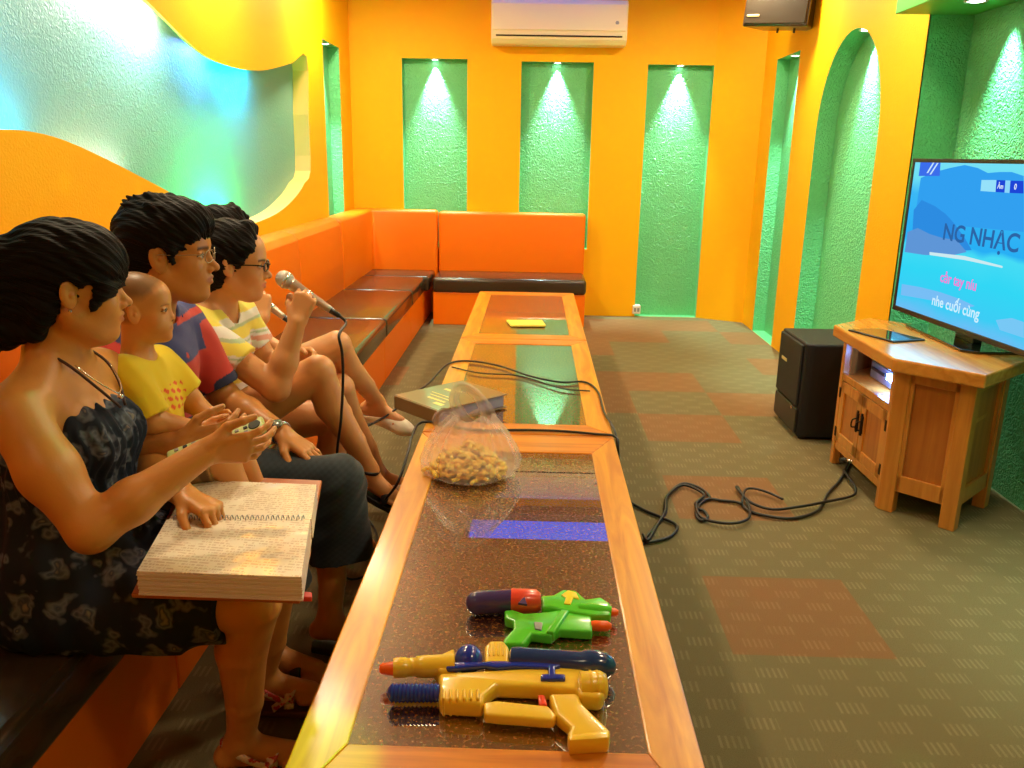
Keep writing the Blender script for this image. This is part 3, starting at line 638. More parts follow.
tag(MB().tube(cab2, .0032, 8, 6).build('microphone_cable', M['black_rubber'], None, True), 'thin black cable inside the wide curve on the middle table', 'cable')

# ---- closed songbook folder on the middle table
bk = [at(395, 396, Z=ZT+.055), at(434, 411, Z=ZT+.055), at(508, 396, Z=ZT+.055), at(466, 378, Z=ZT+.055)]
cB = Vector((sum(p.x for p in bk)/4, sum(p.y for p in bk)/4, 0)); xa = ((bk[2]-bk[1])+(bk[3]-bk[0])).normalized(); xa.z = 0
ya = Vector((-xa.y, xa.x, 0))
BL = ((bk[2]-bk[1]).length+(bk[3]-bk[0]).length)/2; BW = ((bk[1]-bk[0]).length+(bk[2]-bk[3]).length)/2
BM_ = Matrix(((xa.x, ya.x, 0, cB.x), (xa.y, ya.y, 0, cB.y), (0, 0, 1, ZT+.001), (0, 0, 0, 1)))
print('closed folder', BL, BW)
BW = min(BW, .27); BL = min(BL, .34)
fo = grp('songbook_folder', (cB.x, cB.y, ZT), 'closed thick brown songbook folder with gold lettering behind the plastic bag', 'book')
cm = mat('brown_cover', (.24, .15, .06, 1), .35, coat=.3)
MB().box(-BL/2, BL/2, -BW/2, BW/2, .050, .056, .002, 2, BM_).box(-BL/2, BL/2, -BW/2, BW/2, 0, .005, .002, 2, BM_).box(-BL/2-.004, -BL/2+.004, -BW/2, BW/2, .002, .054, .003, 2, BM_).build('cover', cm, fo)
MB().box(-BL/2+.004, BL/2-.012, -BW/2+.008, BW/2-.008, .005, .050, .002, 1, BM_).build('pages', mat('page_edges', (.35, .28, .36, 1), .6, bump=(60, .3, .003)), fo)
gold = mat('gold_print', (.95, .72, .22, 1), .4)
gl = MB()
for (xx, yy, w_, h_) in ((-.09, -.02, .012, .10), (-.06, -.01, .006, .13), (-.035, .01, .006, .13), (.03, .05, .016, .05), (.045, .015, .010, .04), (-.12, -.07, .02, .05)):
    gl.box(xx-w_/2, xx+w_/2, yy-h_/2, yy+h_/2, .056, .0566, 0, 1, BM_)
gl.build('cover_lettering', gold, fo)

# ---- yellow card on the far table
yc = [at(506, 320, Z=ZT+.008), at(542, 320, Z=ZT+.008), at(546, 325.5, Z=ZT+.008), at(511, 325.5, Z=ZT+.008)]
tag(MB().prism([(p.x, p.y) for p in yc], ZT+.0005, ZT+.010, .002).build('song_card', mat('yellow_card', (.85, .70, .10, 1), .4)), 'small yellow card lying on the glass of the farthest table', 'card')

# ---- toy water guns (lying flat on the near glass)
yel = mat('yellow_toy_plastic', (.88, .55, .035, 1), .28, coat=.3); blu = mat('blue_toy_plastic', (.012, .035, .36, 1), .15, coat=.6); tank = mat('blue_tank_plastic', (.015, .045, .17, 1), .18, coat=.6)
oran = mat('orange_toy_plastic', (.95, .13, .01, 1), .3); grn = mat('green_toy_plastic', (.10, .62, .03, 1), .25, coat=.4); pur = mat('purple_tank_plastic', (.055, .035, .14, 1), .2, coat=.6); red = mat('red_toy_plastic', (.85, .07, .03, 1), .28, coat=.4)
def G(x, y, z=.470):  # a place in the detail view of the guns -> table coordinates
    p = at(360+x*.27344, 560+y*.27344, Z=z); return (p.x, p.y)
Z0 = ZT-.004
g1 = grp('water_gun', (*G(500, 500), Z0), 'large yellow and blue toy water gun lying nearest on the glass table', 'toy gun')
def gp(name, pts, za_, zb_, mt, par, bev=.006, seg=3):
    return MB().prism([G(*p) for p in pts], Z0+za_*.8, Z0+zb_*.8, bev, seg).build(name, mt, par, True, 40)
def gc(name, prof, p, q, z, mt, par):
    a = Vector((*G(*p, Z0+z), Z0+z)); b = Vector((*G(*q, Z0+z), Z0+z)); L_ = (b-a).length
    return MB().lathe([(t*L_, r) for t, r in prof], a, b, 28).build(name, mt, par, True, 50)
# lower body with stock, trigger-guard bar and grip
body = gp('body', [(287, 432), (735, 405), (860, 402), (893, 430), (897, 500), (880, 522), (800, 515), (795, 490), (660, 480), (500, 474), (455, 514), (450, 545), (290, 535)], .004, .045, yel, g1, .008)
gp('grip', [(690, 500), (795, 498), (812, 535), (914, 634), (910, 664), (762, 674), (757, 645), (772, 622), (715, 575)], .006, .040, yel, g1, .007)
MB().prism([G(*p) for p in [(768, 654), (915, 636), (911, 668), (762, 678)]], Z0+.003, Z0+.034, .005).build('grip_base', yel, g1, True, 40)
gp('guard', [(450, 528), (500, 520), (690, 540), (720, 575), (705, 592), (500, 576), (455, 570)], .010, .036, yel, g1, .005)
gp('trigger', [(650, 490), (676, 492), (686, 530), (655, 528)], .014, .030, red, g1, .003)
gc('end_cap', [(0, .012), (.05, .026), (.75, .027), (.95, .021), (1, .010)], (800, 462), (905, 460), .030, yel, g1)
for i, xx in enumerate((838, 862)): gc('ridge', [(0, .028), (1, .028)], (xx, 461), (xx+8, 461), .030, yel, g1)
for i in range(6): gp('ridge', [(300+i*25, 500), (312+i*25, 500), (312+i*25, 538), (300+i*25, 537)], .004, .052, yel, g1, .003)
# pump handle with rings
gc('pump_handle', [(0, .006), (.06, .014)]+[(.1+.075*i+(.0375 if j else 0), .0175 if j == 0 else .0150) for i in range(12) for j in (0, 1)]+[(1, .016)], (98, 486), (290, 486), .024, blu, g1)
# barrel
gc('nozzle', [(0, .007), (.15, .010), (1, .0135)], (72, 398), (128, 397), .032, oran, g1)
gc('barrel', [(0, .017), (.04, .0185), (.20, .0185), (.22, .017), (.36, .017), (.38, .0195), (.5, .0205), (1, .021)], (122, 395), (345, 385), .032, yel, g1)
gp('barrel_housing', [(250, 390), (345, 345), (350, 420), (290, 432)], .008, .050, yel, g1, .006)
gp('rear_sight', [(455, 345), (475, 325), (525, 325), (545, 350), (545, 405), (455, 405)], .008, .054, yel, g1, .006)
for i in range(4): gp('rib', [(470+i*16, 338), (477+i*16, 338), (477+i*16, 385), (470+i*16, 385)], .05, .058, yel, g1, .002)
c = G(397, 356, Z0+.034); MB().ball((c[0], c[1], Z0+.030), .0275, .030, .027, 28).build('bulb', blu, g1, True)
gp('blue_rail', [(315, 402), (460, 402), (500, 392), (550, 402), (730, 402), (732, 418), (712, 422), (714, 446), (750, 448), (750, 466), (660, 466), (660, 448), (688, 446), (688, 422), (560, 418), (500, 424), (455, 416), (350, 426), (315, 426)], .040, .053, blu, g1, .003)
gc('water_tank', [(0, .014), (.02, .0225), (.10, .0245), (.13, .0235), (.66, .0240), (.70, .0275), (.80, .0285), (.90, .025), (.97, .015), (1, .004)], (545, 362), (940, 390), .032, tank, g1)
# green / orange gun
g2 = grp('water_gun', (*G(690, 200), Z0), 'smaller green and red toy water gun with a purple tank', 'toy gun')
gp('body', [(527, 185), (560, 182), (600, 196), (690, 190), (760, 175), (848, 205), (850, 262), (730, 255), (700, 278), (628, 270), (600, 308), (524, 306), (524, 290), (560, 252), (560, 222), (530, 214)], .004, .032, grn, g2, .005)
gp('upper_body', [(660, 138), (705, 135), (740, 115), (790, 118), (825, 150), (880, 142), (915, 165), (918, 208), (850, 210), (760, 196), (700, 180), (665, 180)], .006, .038, grn, g2, .006)
gp('brace', [(735, 190), (765, 195), (712, 276), (680, 272)], .010, .040, grn, g2, .004)
gp('emblem', [(735, 140), (760, 122), (790, 130), (802, 155), (780, 150), (770, 175), (745, 172), (752, 150)], .037, .041, mat('yellow_emblem', (.85, .70, .02, 1), .3), g2, .002)
gc('nozzle', [(0, .0095), (.7, .0085), (1, .005)], (915, 190), (945, 193), .022, oran, g2)
gc('pump_handle', [(0, .0095), (.2, .0110), (.8, .0105), (1, .005)], (845, 240), (920, 242), .018, oran, g2)
gc('barrel', [(0, .012), (.6, .0135), (.8, .0125), (1, .0120)], (800, 178), (920, 190), .024, grn, g2)
gc('water_tank', [(0, .004), (.03, .014), (.10, .0215), (.22, .0255), (1, .0255)], (386, 158), (560, 150), .028, pur, g2)
gc('tank_collar', [(0, .0265), (.1, .0272), (.85, .0260), (1, .018)], (552, 150), (660, 152), .028, red, g2)
tr = MB().prism([G(*p, Z0+.054) for p in [(578, 160), (602, 136), (612, 166)]], Z0+.0515, Z0+.0565, .001).build('collar_window', pur, g2)
gp('trigger', [(636, 232), (668, 235), (664, 262), (640, 258)], .012, .036, M['grey'], g2, .002)

# ---- plastic bag of snacks
sn = mat('fried_snack', (1, .56, .03, 1), .5, bump=(90, .4, .003), var=(30, (1, .74, .08, 1), .4, .6))
bx, by = -.185, 2.425
rs = random.Random(3)
heap = MB()
for i in range(290):
    a = rs.uniform(0, 2*math.pi); rr = math.sqrt(rs.random()); z = rs.random()
    x = bx+.126*rr*math.cos(a)*(1-.35*z); y = by+.097*rr*math.sin(a)*(1-.35*z); h = ZT+.012+.085*z*(1-rr*rr*.6)
    q = Matrix.Rotation(rs.uniform(0, 6), 4, 'Z') @ Matrix.Rotation(rs.uniform(-1, 1), 4, 'X')
    heap.tube([Vector((x, y, h))+q.to_3x3() @ Vector((-.016, 0, 0)), Vector((x, y, h))+q.to_3x3() @ Vector((0, .006, .004)), Vector((x, y, h))+q.to_3x3() @ Vector((.016, 0, 0))], .0065, 6, 3)
tag(heap.build('fried_snacks', sn, None, True), 'heap of yellow fried snacks filling the thin plastic bag', 'snacks', kind='stuff')
pm = mat('thin_bag_plastic', (1, .86, .82, 1), .25, bump=(38, .9, .01), alpha=.30, coat=.3)
bg = grp('plastic_bag', (bx, by, ZT), 'translucent white carrier bag of snacks with handles up, on the near table', 'bag')
b2 = bmesh.new(); NA = 120; rings = []
prof = [(.0, .55, .55), (.003, .95, .95), (.015, 1.12, 1.10), (.045, 1.16, 1.08), (.08, 1.08, .95), (.11, .94, .80), (.14, .80, .64), (.165, .62, .50), (.182, .48, .38)]
for k_, (h, fx, fy) in enumerate(prof):
    ring = []
    for i in range(NA):
        a = 2*math.pi*i/NA; t = k_/(len(prof)-1)
        pl_ = 1+(.015+.10*t)*math.sin(9*a+1.3*math.sin(3*a)+t*1.5)*.6+.05*math.sin(4*a+5*t)+.03*t*math.sin(23*a)
        x = .128*fx*pl_*math.copysign(abs(math.cos(a))**.8, math.cos(a)); y = .105*fy*pl_*math.sin(a)
        ring.append(b2.verts.new((bx+x+.014*t, by+y+.02*t, ZT+.001+h+.010*t*math.sin(5*a+1))))
    rings.append(ring)
for k_ in range(len(rings)-1):
    for i in range(NA): b2.faces.new((rings[k_][i], rings[k_][(i+1) % NA], rings[k_+1][(i+1) % NA], rings[k_+1][i]))
b2.faces.new(rings[0][::-1])
mb = MB(); mb.merge(b2)
mb.build('bag_body', pm, bg, True)
# handles: broad creased loops
def ribbon(pts, w0, name):
    P = smoothpath(pts, 8); mb2 = bmesh.new(); pr = None
    for i, p in enumerate(P):
        t = (P[min(i+1, len(P)-1)]-P[max(i-1, 0)]).normalized(); side = t.cross(Vector((.25, .9, .1))).normalized()
        tt = i/(len(P)-1); w = w0*(1-.55*math.sin(math.pi*tt)); row = []
        for j in range(7):
            s_ = j/6-.5; row.append(mb2.verts.new(p+side*w*s_*2+Vector((0, .008*math.sin(j*2.2+tt*5), 0))))
        if pr: 
            for j in range(6): mb2.faces.new((pr[j], pr[j+1], row[j+1], row[j]))
        pr = row
    q = MB(); q.merge(mb2); return q.build(name, pm, bg, True)
ribbon([(-.12, 2.45, .60), (-.135, 2.46, .65), (-.175, 2.47, .700), (-.215, 2.47, .715), (-.230, 2.46, .68), (-.205, 2.45, .63), (-.175, 2.44, .60)], .034, 'handle')
ribbon([(-.26, 2.42, .585), (-.28, 2.42, .62), (-.262, 2.42, .650), (-.235, 2.42, .648), (-.222, 2.43, .62), (-.215, 2.44, .585)], .024, 'handle')
# ================================================================ people: bodies grown from smooth distance fields
V = np.array
def unit(v): v = np.asarray(v, float); return v/np.linalg.norm(v)
def P_cone(a, b, ra, rb=None, k=.02, flat=False, sub=False): return dict(t='c', a=V(a, float), b=V(b, float), ra=ra, rb=ra if rb is None else rb, k=k, flat=flat, sub=sub)
def P_ell(c, r, k=.02, rot=None, sub=False): return dict(t='e', c=V(c, float), r=V(r, float), k=k, rot=rot, sub=sub)
def P_box(c, r, rd=.01, k=.01, rot=None, sub=False): return dict(t='b', c=V(c, float), r=V(r, float), rd=rd, k=k, rot=rot, sub=sub)
def P_clip(n, p): return dict(t='h', n=unit(n), p=V(p, float))          # keeps the side against n
def axis_coords(lo, hi, fines, hc, hf):
    out = [lo]; x = lo
    while x < hi:
        x += hf if any(a-1e-9 <= x <= b for a, b in fines) else hc; out.append(x)
    return V(out)
def xform(prims, Rm, o, s=1.0):
    """prims given in a local frame -> world"""
    out = []
    for p in prims:
        q = dict(p)
        if p['t'] == 'c': q['a'] = Rm @ (p['a']*s)+o; q['b'] = Rm @ (p['b']*s)+o; q['ra'] = p['ra']*s; q['rb'] = p['rb']*s
        elif p['t'] == 'h': q['n'] = Rm @ p['n']; q['p'] = Rm @ (p['p']*s)+o
        else:
            q['c'] = Rm @ (p['c']*s)+o; q['r'] = p['r']*s; q['rot'] = Rm @ (np.eye(3) if p['rot'] is None else p['rot'])
            if 'rd' in p: q['rd'] = p['rd']*s
        if 'k' in p: q['k'] = p['k']*s
        out.append(q)
    return out
def bounds(prims):
    lo = V([9., 9, 9]); hi = -lo
    for p in prims:
        if p.get('sub') or p['t'] == 'h': continue
        if p['t'] == 'c':
            lo = np.minimum(lo, np.minimum(p['a']-p['ra'], p['b']-p['rb'])); hi = np.maximum(hi, np.maximum(p['a']+p['ra'], p['b']+p['rb']))
        else:
            ex = np.abs(p['rot'] if p['rot'] is not None else np.eye(3)) @ p['r']; lo = np.minimum(lo, p['c']-ex); hi = np.maximum(hi, p['c']+ex)
    return lo-.02, hi+.02
def field(prims, xs, ys, zs):
    F = np.full((len(xs), len(ys), len(zs)), 1.0, np.float32)
    X = xs.astype(np.float32); Y = ys.astype(np.float32); Z = zs.astype(np.float32)
    for p in prims:
        if p['t'] == 'h':
            d = (X[:, None, None]-p['p'][0])*p['n'][0]+(Y[None, :, None]-p['p'][1])*p['n'][1]+(Z[None, None, :]-p['p'][2])*p['n'][2]
            F = np.maximum(F, d.astype(np.float32)); continue
        pad = p['k']+.014
        if p['t'] == 'c': lo = np.minimum(p['a']-p['ra'], p['b']-p['rb'])-pad; hi = np.maximum(p['a']+p['ra'], p['b']+p['rb'])+pad
        else:
            ex = np.abs(p['rot'] if p['rot'] is not None else np.eye(3)) @ p['r']; lo = p['c']-ex-pad; hi = p['c']+ex+pad
        i0, i1 = np.searchsorted(xs, [lo[0], hi[0]]); j0, j1 = np.searchsorted(ys, [lo[1], hi[1]]); k0, k1 = np.searchsorted(zs, [lo[2], hi[2]])
        if i1 <= i0 or j1 <= j0 or k1 <= k0: continue
        x = X[i0:i1, None, None]; y = Y[None, j0:j1, None]; z = Z[None, None, k0:k1]
        if p['t'] == 'c':
            a = p['a']; ab = p['b']-a; L2 = float(ab @ ab)+1e-12
            t0 = ((x-a[0])*ab[0]+(y-a[1])*ab[1]+(z-a[2])*ab[2])/L2; t = np.clip(t0, 0, 1)
            d = np.sqrt((x-a[0]-t*ab[0])**2+(y-a[1]-t*ab[1])**2+(z-a[2]-t*ab[2])**2)-(p['ra']+(p['rb']-p['ra'])*t)
            if p['flat']: d = np.maximum(d, (t0-1)*math.sqrt(L2))
        else:
            q = np.stack(np.broadcast_arrays(x-p['c'][0], y-p['c'][1], z-p['c'][2]), -1).astype(np.float32)
            if p['rot'] is not None: q = q @ p['rot'].astype(np.float32)
            r = p['r'].astype(np.float32)
            if p['t'] == 'e':
                k_0 = np.linalg.norm(q/r, axis=-1); k_1 = np.linalg.norm(q/(r*r), axis=-1)+1e-9; d = k_0*(k_0-1)/k_1
            else:
                w = np.abs(q)-(r-p['rd']); d = np.linalg.norm(np.maximum(w, 0), axis=-1)+np.minimum(w.max(-1), 0)-p['rd']
        G_ = F[i0:i1, j0:j1, k0:k1]; k = max(p['k'], 1e-5)
        if p.get('sub'): d = -d; h = np.maximum(k-np.abs(G_-d), 0)/k; F[i0:i1, j0:j1, k0:k1] = np.maximum(G_, d)+h*h*k*.25
        else: h = np.maximum(k-np.abs(G_-d), 0)/k; F[i0:i1, j0:j1, k0:k1] = np.minimum(G_, d)-h*h*k*.25
    return F
def nets(F, xs, ys, zs):
    s = F < 0; nx, ny, nz_ = F.shape
    c8 = [s[i:nx-1+i, j:ny-1+j, k:nz_-1+k] for i in (0, 1) for j in (0, 1) for k in (0, 1)]
    al = c8[0].copy(); an = c8[0].copy()
    for c in c8[1:]: al &= c; an |= c
    I, J, K = np.nonzero(an & ~al); n = len(I)
    pos = np.zeros((n, 3)); cnt = np.zeros(n); ax_ = (xs, ys, zs)
    offs = [(i, j, k) for i in (0, 1) for j in (0, 1) for k in (0, 1)]
    val = {o: F[I+o[0], J+o[1], K+o[2]].astype(float) for o in offs}
    pt = lambda o: np.stack((xs[I+o[0]], ys[J+o[1]], zs[K+o[2]]), 1)
    for a in offs:
        for d in range(3):
            if a[d]: continue
            b = list(a); b[d] = 1; b = tuple(b); va, vb = val[a], val[b]; m_ = (va < 0) != (vb < 0)
            t = np.where(m_, va/np.where(m_, va-vb, 1), 0)[:, None]
            p = pt(a)*(1-t)+pt(b)*t; pos[m_] += p[m_]; cnt[m_] += 1
    pos /= cnt[:, None]
    idx = np.full((nx-1, ny-1, nz_-1), -1, np.int32); idx[I, J, K] = np.arange(n)
    quads = []
    for d in range(3):
        e = [slice(None)]*3; f = [slice(None)]*3; e[d] = slice(0, -1); f[d] = slice(1, None)
        A = s[tuple(e)]; B = s[tuple(f)]; ch = A != B; q = np.nonzero(ch); q = V(q).T
        o1, o2 = [x for x in range(3) if x != d]
        q = q[(q[:, o1] > 0) & (q[:, o2] > 0) & (q[:, o1] < F.shape[o1]-1) & (q[:, o2] < F.shape[o2]-1)]
        ins = A[q[:, 0], q[:, 1], q[:, 2]]
        def cell(a, b): r = q.copy(); r[:, o1] -= a; r[:, o2] -= b; return idx[r[:, 0], r[:, 1], r[:, 2]]
        Q = np.stack((cell(1, 1), cell(0, 1), cell(0, 0), cell(1, 0)), 1)
        flip = ins if d == 1 else ~ins
        Q[flip] = Q[flip][:, ::-1]; quads.append(Q)
    Q = np.concatenate(quads); Q = Q[(Q >= 0).all(1)]
    return pos, Q
def np_mesh(name, verts, Q, parent, mats, colors=None):
    me = bpy.data.meshes.new(name); me.vertices.add(len(verts)); me.vertices.foreach_set('co', verts.astype(np.float32).ravel())
    me.loops.add(len(Q)*4); me.loops.foreach_set('vertex_index', Q.astype(np.int32).ravel()); me.polygons.add(len(Q)); me.polygons.foreach_set('loop_start', np.arange(0, len(Q)*4, 4, dtype=np.int32))
    me.update(calc_edges=True); me.validate()
    if colors is not None:
        at_ = me.color_attributes.new('Col', 'FLOAT_COLOR', 'POINT'); cc = np.ones((len(verts), 4), np.float32); cc[:, :3] = colors; at_.data.foreach_set('color', cc.ravel())
    return link(name, me, parent, mats, True)
def grow(name, prims, parent, mats, h=.005, fine=(), hf=.0023, color=None, disp=None, keep=None):
    """fine: list of (lo, hi) boxes where the grid is denser"""
    lo, hi = bounds(prims)
    ax_ = [axis_coords(lo[d], hi[d], [(f[0][d], f[1][d]) for f in fine], h, hf) for d in range(3)]
    v, Q = nets(field(prims, *ax_), *ax_)
    if disp is not None:
        nrm_ = np.zeros_like(v); fn = np.cross(v[Q[:, 2]]-v[Q[:, 0]], v[Q[:, 3]]-v[Q[:, 1]])
        for i in range(4): np.add.at(nrm_, Q[:, i], fn)
        nrm_ /= np.linalg.norm(nrm_, axis=1)[:, None]+1e-12; v = v+nrm_*disp(v)[:, None]
    return np_mesh(name, v, Q, parent, mats, color(v) if color else None)
def rotz(a): c, s_ = math.cos(a), math.sin(a); return V([[c, -s_, 0], [s_, c, 0], [0, 0, 1.]])
def roty(a): c, s_ = math.cos(a), math.sin(a); return V([[c, 0, s_], [0, 1, 0], [-s_, 0, c]])
def rotx(a): c, s_ = math.cos(a), math.sin(a); return V([[1, 0, 0], [0, c, -s_], [0, s_, c]])
def head_frame(yaw, pitch=0, roll=0): return rotz(R(yaw)) @ roty(R(pitch)) @ rotx(R(roll))    # x forward, y left, z up
def head(young=False, jaw=1.0, ears=1.0):
    L = []
    if young:
        L += [P_ell((-.020, 0, .042), (.100, .080, .086)), P_ell((.030, 0, -.020), (.060, .062, .075), .03), P_cone((.02, .02, -.078), (.046, 0, -.084), .020, .020, .03), P_cone((.02, -.02, -.078), (.046, 0, -.084), .020, .020, .03)]
        L += [P_ell((.046, s_*.036, -.038), (.030, .028, .030), .02) for s_ in (-1, 1)]+[P_ell((.050, 0, .045), (.040, .056, .046), .03)]
    else:
        L += [P_ell((-.014, 0, .040), (.095, .076, .083)), P_ell((.030, 0, -.030), (.058, .057, .082), .03)]
        L += [P_cone((-.008, s_*.050, -.050), (.050, s_*.012, -.095*jaw), .021, .019, .03) for s_ in (-1, 1)]
        L += [P_ell((.050, s_*.036, -.026), (.028, .024, .026), .025) for s_ in (-1, 1)]+[P_ell((.048, 0, .042), (.040, .054, .048), .03)]
        L += [P_cone((.080, s_*.014, .022), (.066, s_*.044, .020), .008, .008, .016) for s_ in (-1, 1)]
    nz0 = .094 if young else .106
    L += [P_cone((.078, 0, .010), (nz0-.004, 0, -.026), .0065, .0095, .014), P_ell((nz0-.001, 0, -.030), (.0105, .0105, .0095), .006)]
    L += [P_ell((nz0-.012, s_*.0115, -.034), (.0095, .0078, .0072), .005) for s_ in (-1, 1)]
    L += [P_ell((.066, 0, -.060), (.026, .030, .026), .018), P_ell((.070, 0, -.095*jaw), (.017, .018, .015), .02)]
    mx_ = .0895 if not young else .084
    for s_ in (-1, 1):
        L += [P_cone((mx_+.0045, s_*.003, -.0535), (mx_-.010, s_*.023, -.0590), .0048, .0028, .004), P_cone((mx_+.0025, s_*.002, -.0655), (mx_-.010, s_*.022, -.0605), .0058, .0028, .004)]
    L += [P_cone((mx_+.010, 0, -.0598), (mx_+.010-.02, 0, -.0598), .0010, .0010, .002, sub=True)]
    ey = .033
    for s_ in (-1, 1):
        L += [P_ell((.092, s_*ey, .003), (.016, .017, .0115), .012, sub=True), P_ell((.0695, s_*ey, .001), (.0145, .0150, .0140), .002)]
        L += [P_cone((.0800, s_*(ey-.013), .0085), (.0765, s_*(ey+.014), .0080), .0042, .0036, .004)]      # upper lid
    e_ = ears
    for s_ in (-1, 1):
        er = rotz(s_*R(-24)) @ roty(R(-10)); er2 = er
        L += [P_ell((-.012, s_*.078, -.004), V((.019, .0075, .032))*e_, .008, er), P_ell((-.007, s_*.0865, .002), V((.0105, .0065, .020))*e_, .003, er2, sub=True), P_ell((-.006, s_*.0795, -.004), V((.006, .006, .006)), .004)]
    return L
def neck(frm, o, s_, base, r=.05, fwd_=0):
    a = frm @ (V((-.022, 0, -.055))*s_)+o
    return [P_cone(a, base, r*.98, r*1.08, .03)]
SKIN = V((.62, .27, .08)); SKIN2 = V((.66, .31, .15)); LIP = V((.50, .13, .085)); DARK = V((.012, .008, .006))
def face_paint(v, c, frm, o, s_, young=False, brow=True, lips=LIP):
    q = ((v-o) @ frm)/s_; x, y, z = q.T; ay = np.abs(y)
    inh = (x > .03) & (x < .13) & (ay < .09) & (np.abs(z) < .13)
    def put(mask, col, w=None):
        m_ = mask & inh; c[m_] = col if w is None else c[m_]*(1-w[m_, None])+col*w[m_, None]
    lp = np.clip(1.2-np.hypot(y/.026, (z+.0600)/.0095)**4, 0, 1); put((x > .07) & (ay < .030), lips, lp*.75)
    ex = (ay-.033)/.0145; up_ = .0062*(1-ex**2); low = -.0052*(1-ex**2)
    zz = z-.0015; eye = (np.abs(ex) < 1) & (zz < up_) & (zz > low) & (x > .068)
    put(eye, V((.62, .58, .52)))
    put(eye & (np.hypot(ay-.033, zz-.0003) < (.0085 if young else .0066)), DARK)
    put((np.abs(ex) < 1.15) & (zz >= up_) & (zz < up_+.0022) & (x > .062), DARK*1.5)
    if brow:
        bz_ = .0215-.10*(ay-.034)**2/.02; w = np.clip(1.3-np.abs(z-bz_)/(.0048 if not young else .003), 0, 1)*((ay > .014) & (ay < .053)); put(x > .045, V((.03, .017, .010)), w*(.85 if not young else .45))
    put((np.hypot(ay-.0085, z+.0385) < .0036) & (x > .085), c[0]*.0+V((.12, .04, .02)))
    return c
def blush(v, c, seed=0):
    n = np.sin(v[:, 0]*61+seed)*np.sin(v[:, 1]*53+1.3)*np.sin(v[:, 2]*47+.7); return c*(1+.05*n[:, None])
def hand(w, d, s_, curl=(30, 35, 25), spread=5, thumb=(25, 20), scale=1.0, per=None):
    """w wrist, d along the hand, s_ towards the thumb; palm side is -n. right hand: n = d x s for our frames, caller passes s_ accordingly"""
    d = unit(d); s0 = V(s_, float); s0 = unit(s0-d*(s0 @ d)); n = np.cross(d, s0)*hand.side
    S_ = scale; L = []
    kn = []
    for i, (off, fw) in enumerate(((.028, .084), (.0095, .088), (-.0095, .084), (-.0275, .076))):
        k_ = w+(d*fw+s0*off)*S_; kn.append(k_)
        L.append(P_cone(w+(s0*off*.55+d*.008)*S_, k_, .0145*S_, .0115*S_, .012*S_))
    ln = (.070, .078, .072, .056)
    for i in range(4):
        p = kn[i].copy(); a = R(spread)*(1.5-i)*.5; dd = unit(d*math.cos(a)+s0*math.sin(a)); ang = 0; cu = per[i] if per else curl
        for j, (fr, r0, r1) in enumerate(((.44, .0092, .0082), (.31, .0082, .0074), (.25, .0074, .0060))):
            ang += R(cu[j]); q = p+unit(dd*math.cos(ang)-n*math.sin(ang))*ln[i]*fr*S_
            L.append(P_cone(p, q, r0*S_, r1*S_, .0025)); p = q
    t0 = w+(s0*.022+d*.018-n*.004)*S_; t1 = t0+unit(d*.75+s0*.62-n*.35)*.042*S_
    a = R(thumb[0]); t2 = t1+unit(d*math.cos(a)+s0*.35*math.cos(a)-n*math.sin(a))*.034*S_
    a += R(thumb[1]); t3 = t2+unit(d*math.cos(a)+s0*.05-n*math.sin(a))*.027*S_
    L += [P_cone(t0, t1, .0150*S_, .0115*S_, .012), P_cone(t1, t2, .0108*S_, .0095*S_, .003), P_cone(t2, t3, .0093*S_, .0072*S_, .002)]
    return L, n
hand.side = 1
def limb(pts, k=.02): return [P_cone(pts[i][0], pts[i+1][0], pts[i][1], pts[i+1][1], k) for i in range(len(pts)-1)]
def foot(ankle, dirv, scale=1.0, toe_down=0):
    d = unit(dirv); side = unit(np.cross((0, 0, 1), d)); upv = np.cross(d, side); a = V(ankle)
    dn = -unit(upv); L = []
    heel = a-d*.035*scale+dn*.045*scale; ball = a+d*.125*scale+dn*.055*scale
    L += [P_cone(a, heel, .030*scale, .028*scale, .025), P_cone(a+dn*.015*scale, ball-dn*.008, .031*scale, .022*scale, .02), P_cone(heel, ball, .024*scale, .024*scale, .02)]
    for i, (o_, l_, r_) in enumerate(((.026, .055, .012), (.010, .050, .0095), (-.003, .045, .0090), (-.016, .038, .0085), (-.028, .030, .0085))):
        b_ = ball+side*o_*scale*foot.side+dn*.006*scale; L.append(P_cone(b_-d*.02*scale, b_+d*(l_-.01)*scale, r_*1.15*scale, r_*scale, .006))
    return L, (a, d, side, dn)
foot.side = 1
skin = mat('skin', (.6, .3, .15, 1), .42, attr=True, bump=(220, .12, .002), sss=.12)
hairm = mat('black_hair', (.010, .006, .004, 1), .38, spec=.45)
def hairmat(name, col):
    mt = mat(name, col, .55, spec=.12); nt = mt.node_tree; L = nt.links; N = nt.nodes; b = N['Principled BSDF']
    tc = N.new('ShaderNodeTexCoord'); at_ = N.new('ShaderNodeAttribute'); at_.attribute_name = 'Col'
    n = N.new('ShaderNodeTexNoise'); n.inputs['Scale'].default_value = 1; n.inputs['Detail'].default_value = 3; L.new(at_.outputs['Color'], n.inputs['Vector'])
    bp = N.new('ShaderNodeBump'); bp.inputs['Strength'].default_value = .9; bp.inputs['Distance'].default_value = .004; L.new(n.outputs['Fac'], bp.inputs['Height']); L.new(bp.outputs[0], b.inputs['Normal'])
    mr = N.new('ShaderNodeMix'); mr.data_type = 'RGBA'; mr.inputs['A'].default_value = tuple(c*.5 for c in col[:3])+(1,); mr.inputs['B'].default_value = tuple(c*1.5 for c in col[:3])+(1,)
    L.new(n.outputs['Fac'], mr.inputs['Factor']); L.new(mr.outputs['Result'], b.inputs['Base Color']); return mt
hairm = hairmat('black_hair', (.007, .0045, .0035, 1))
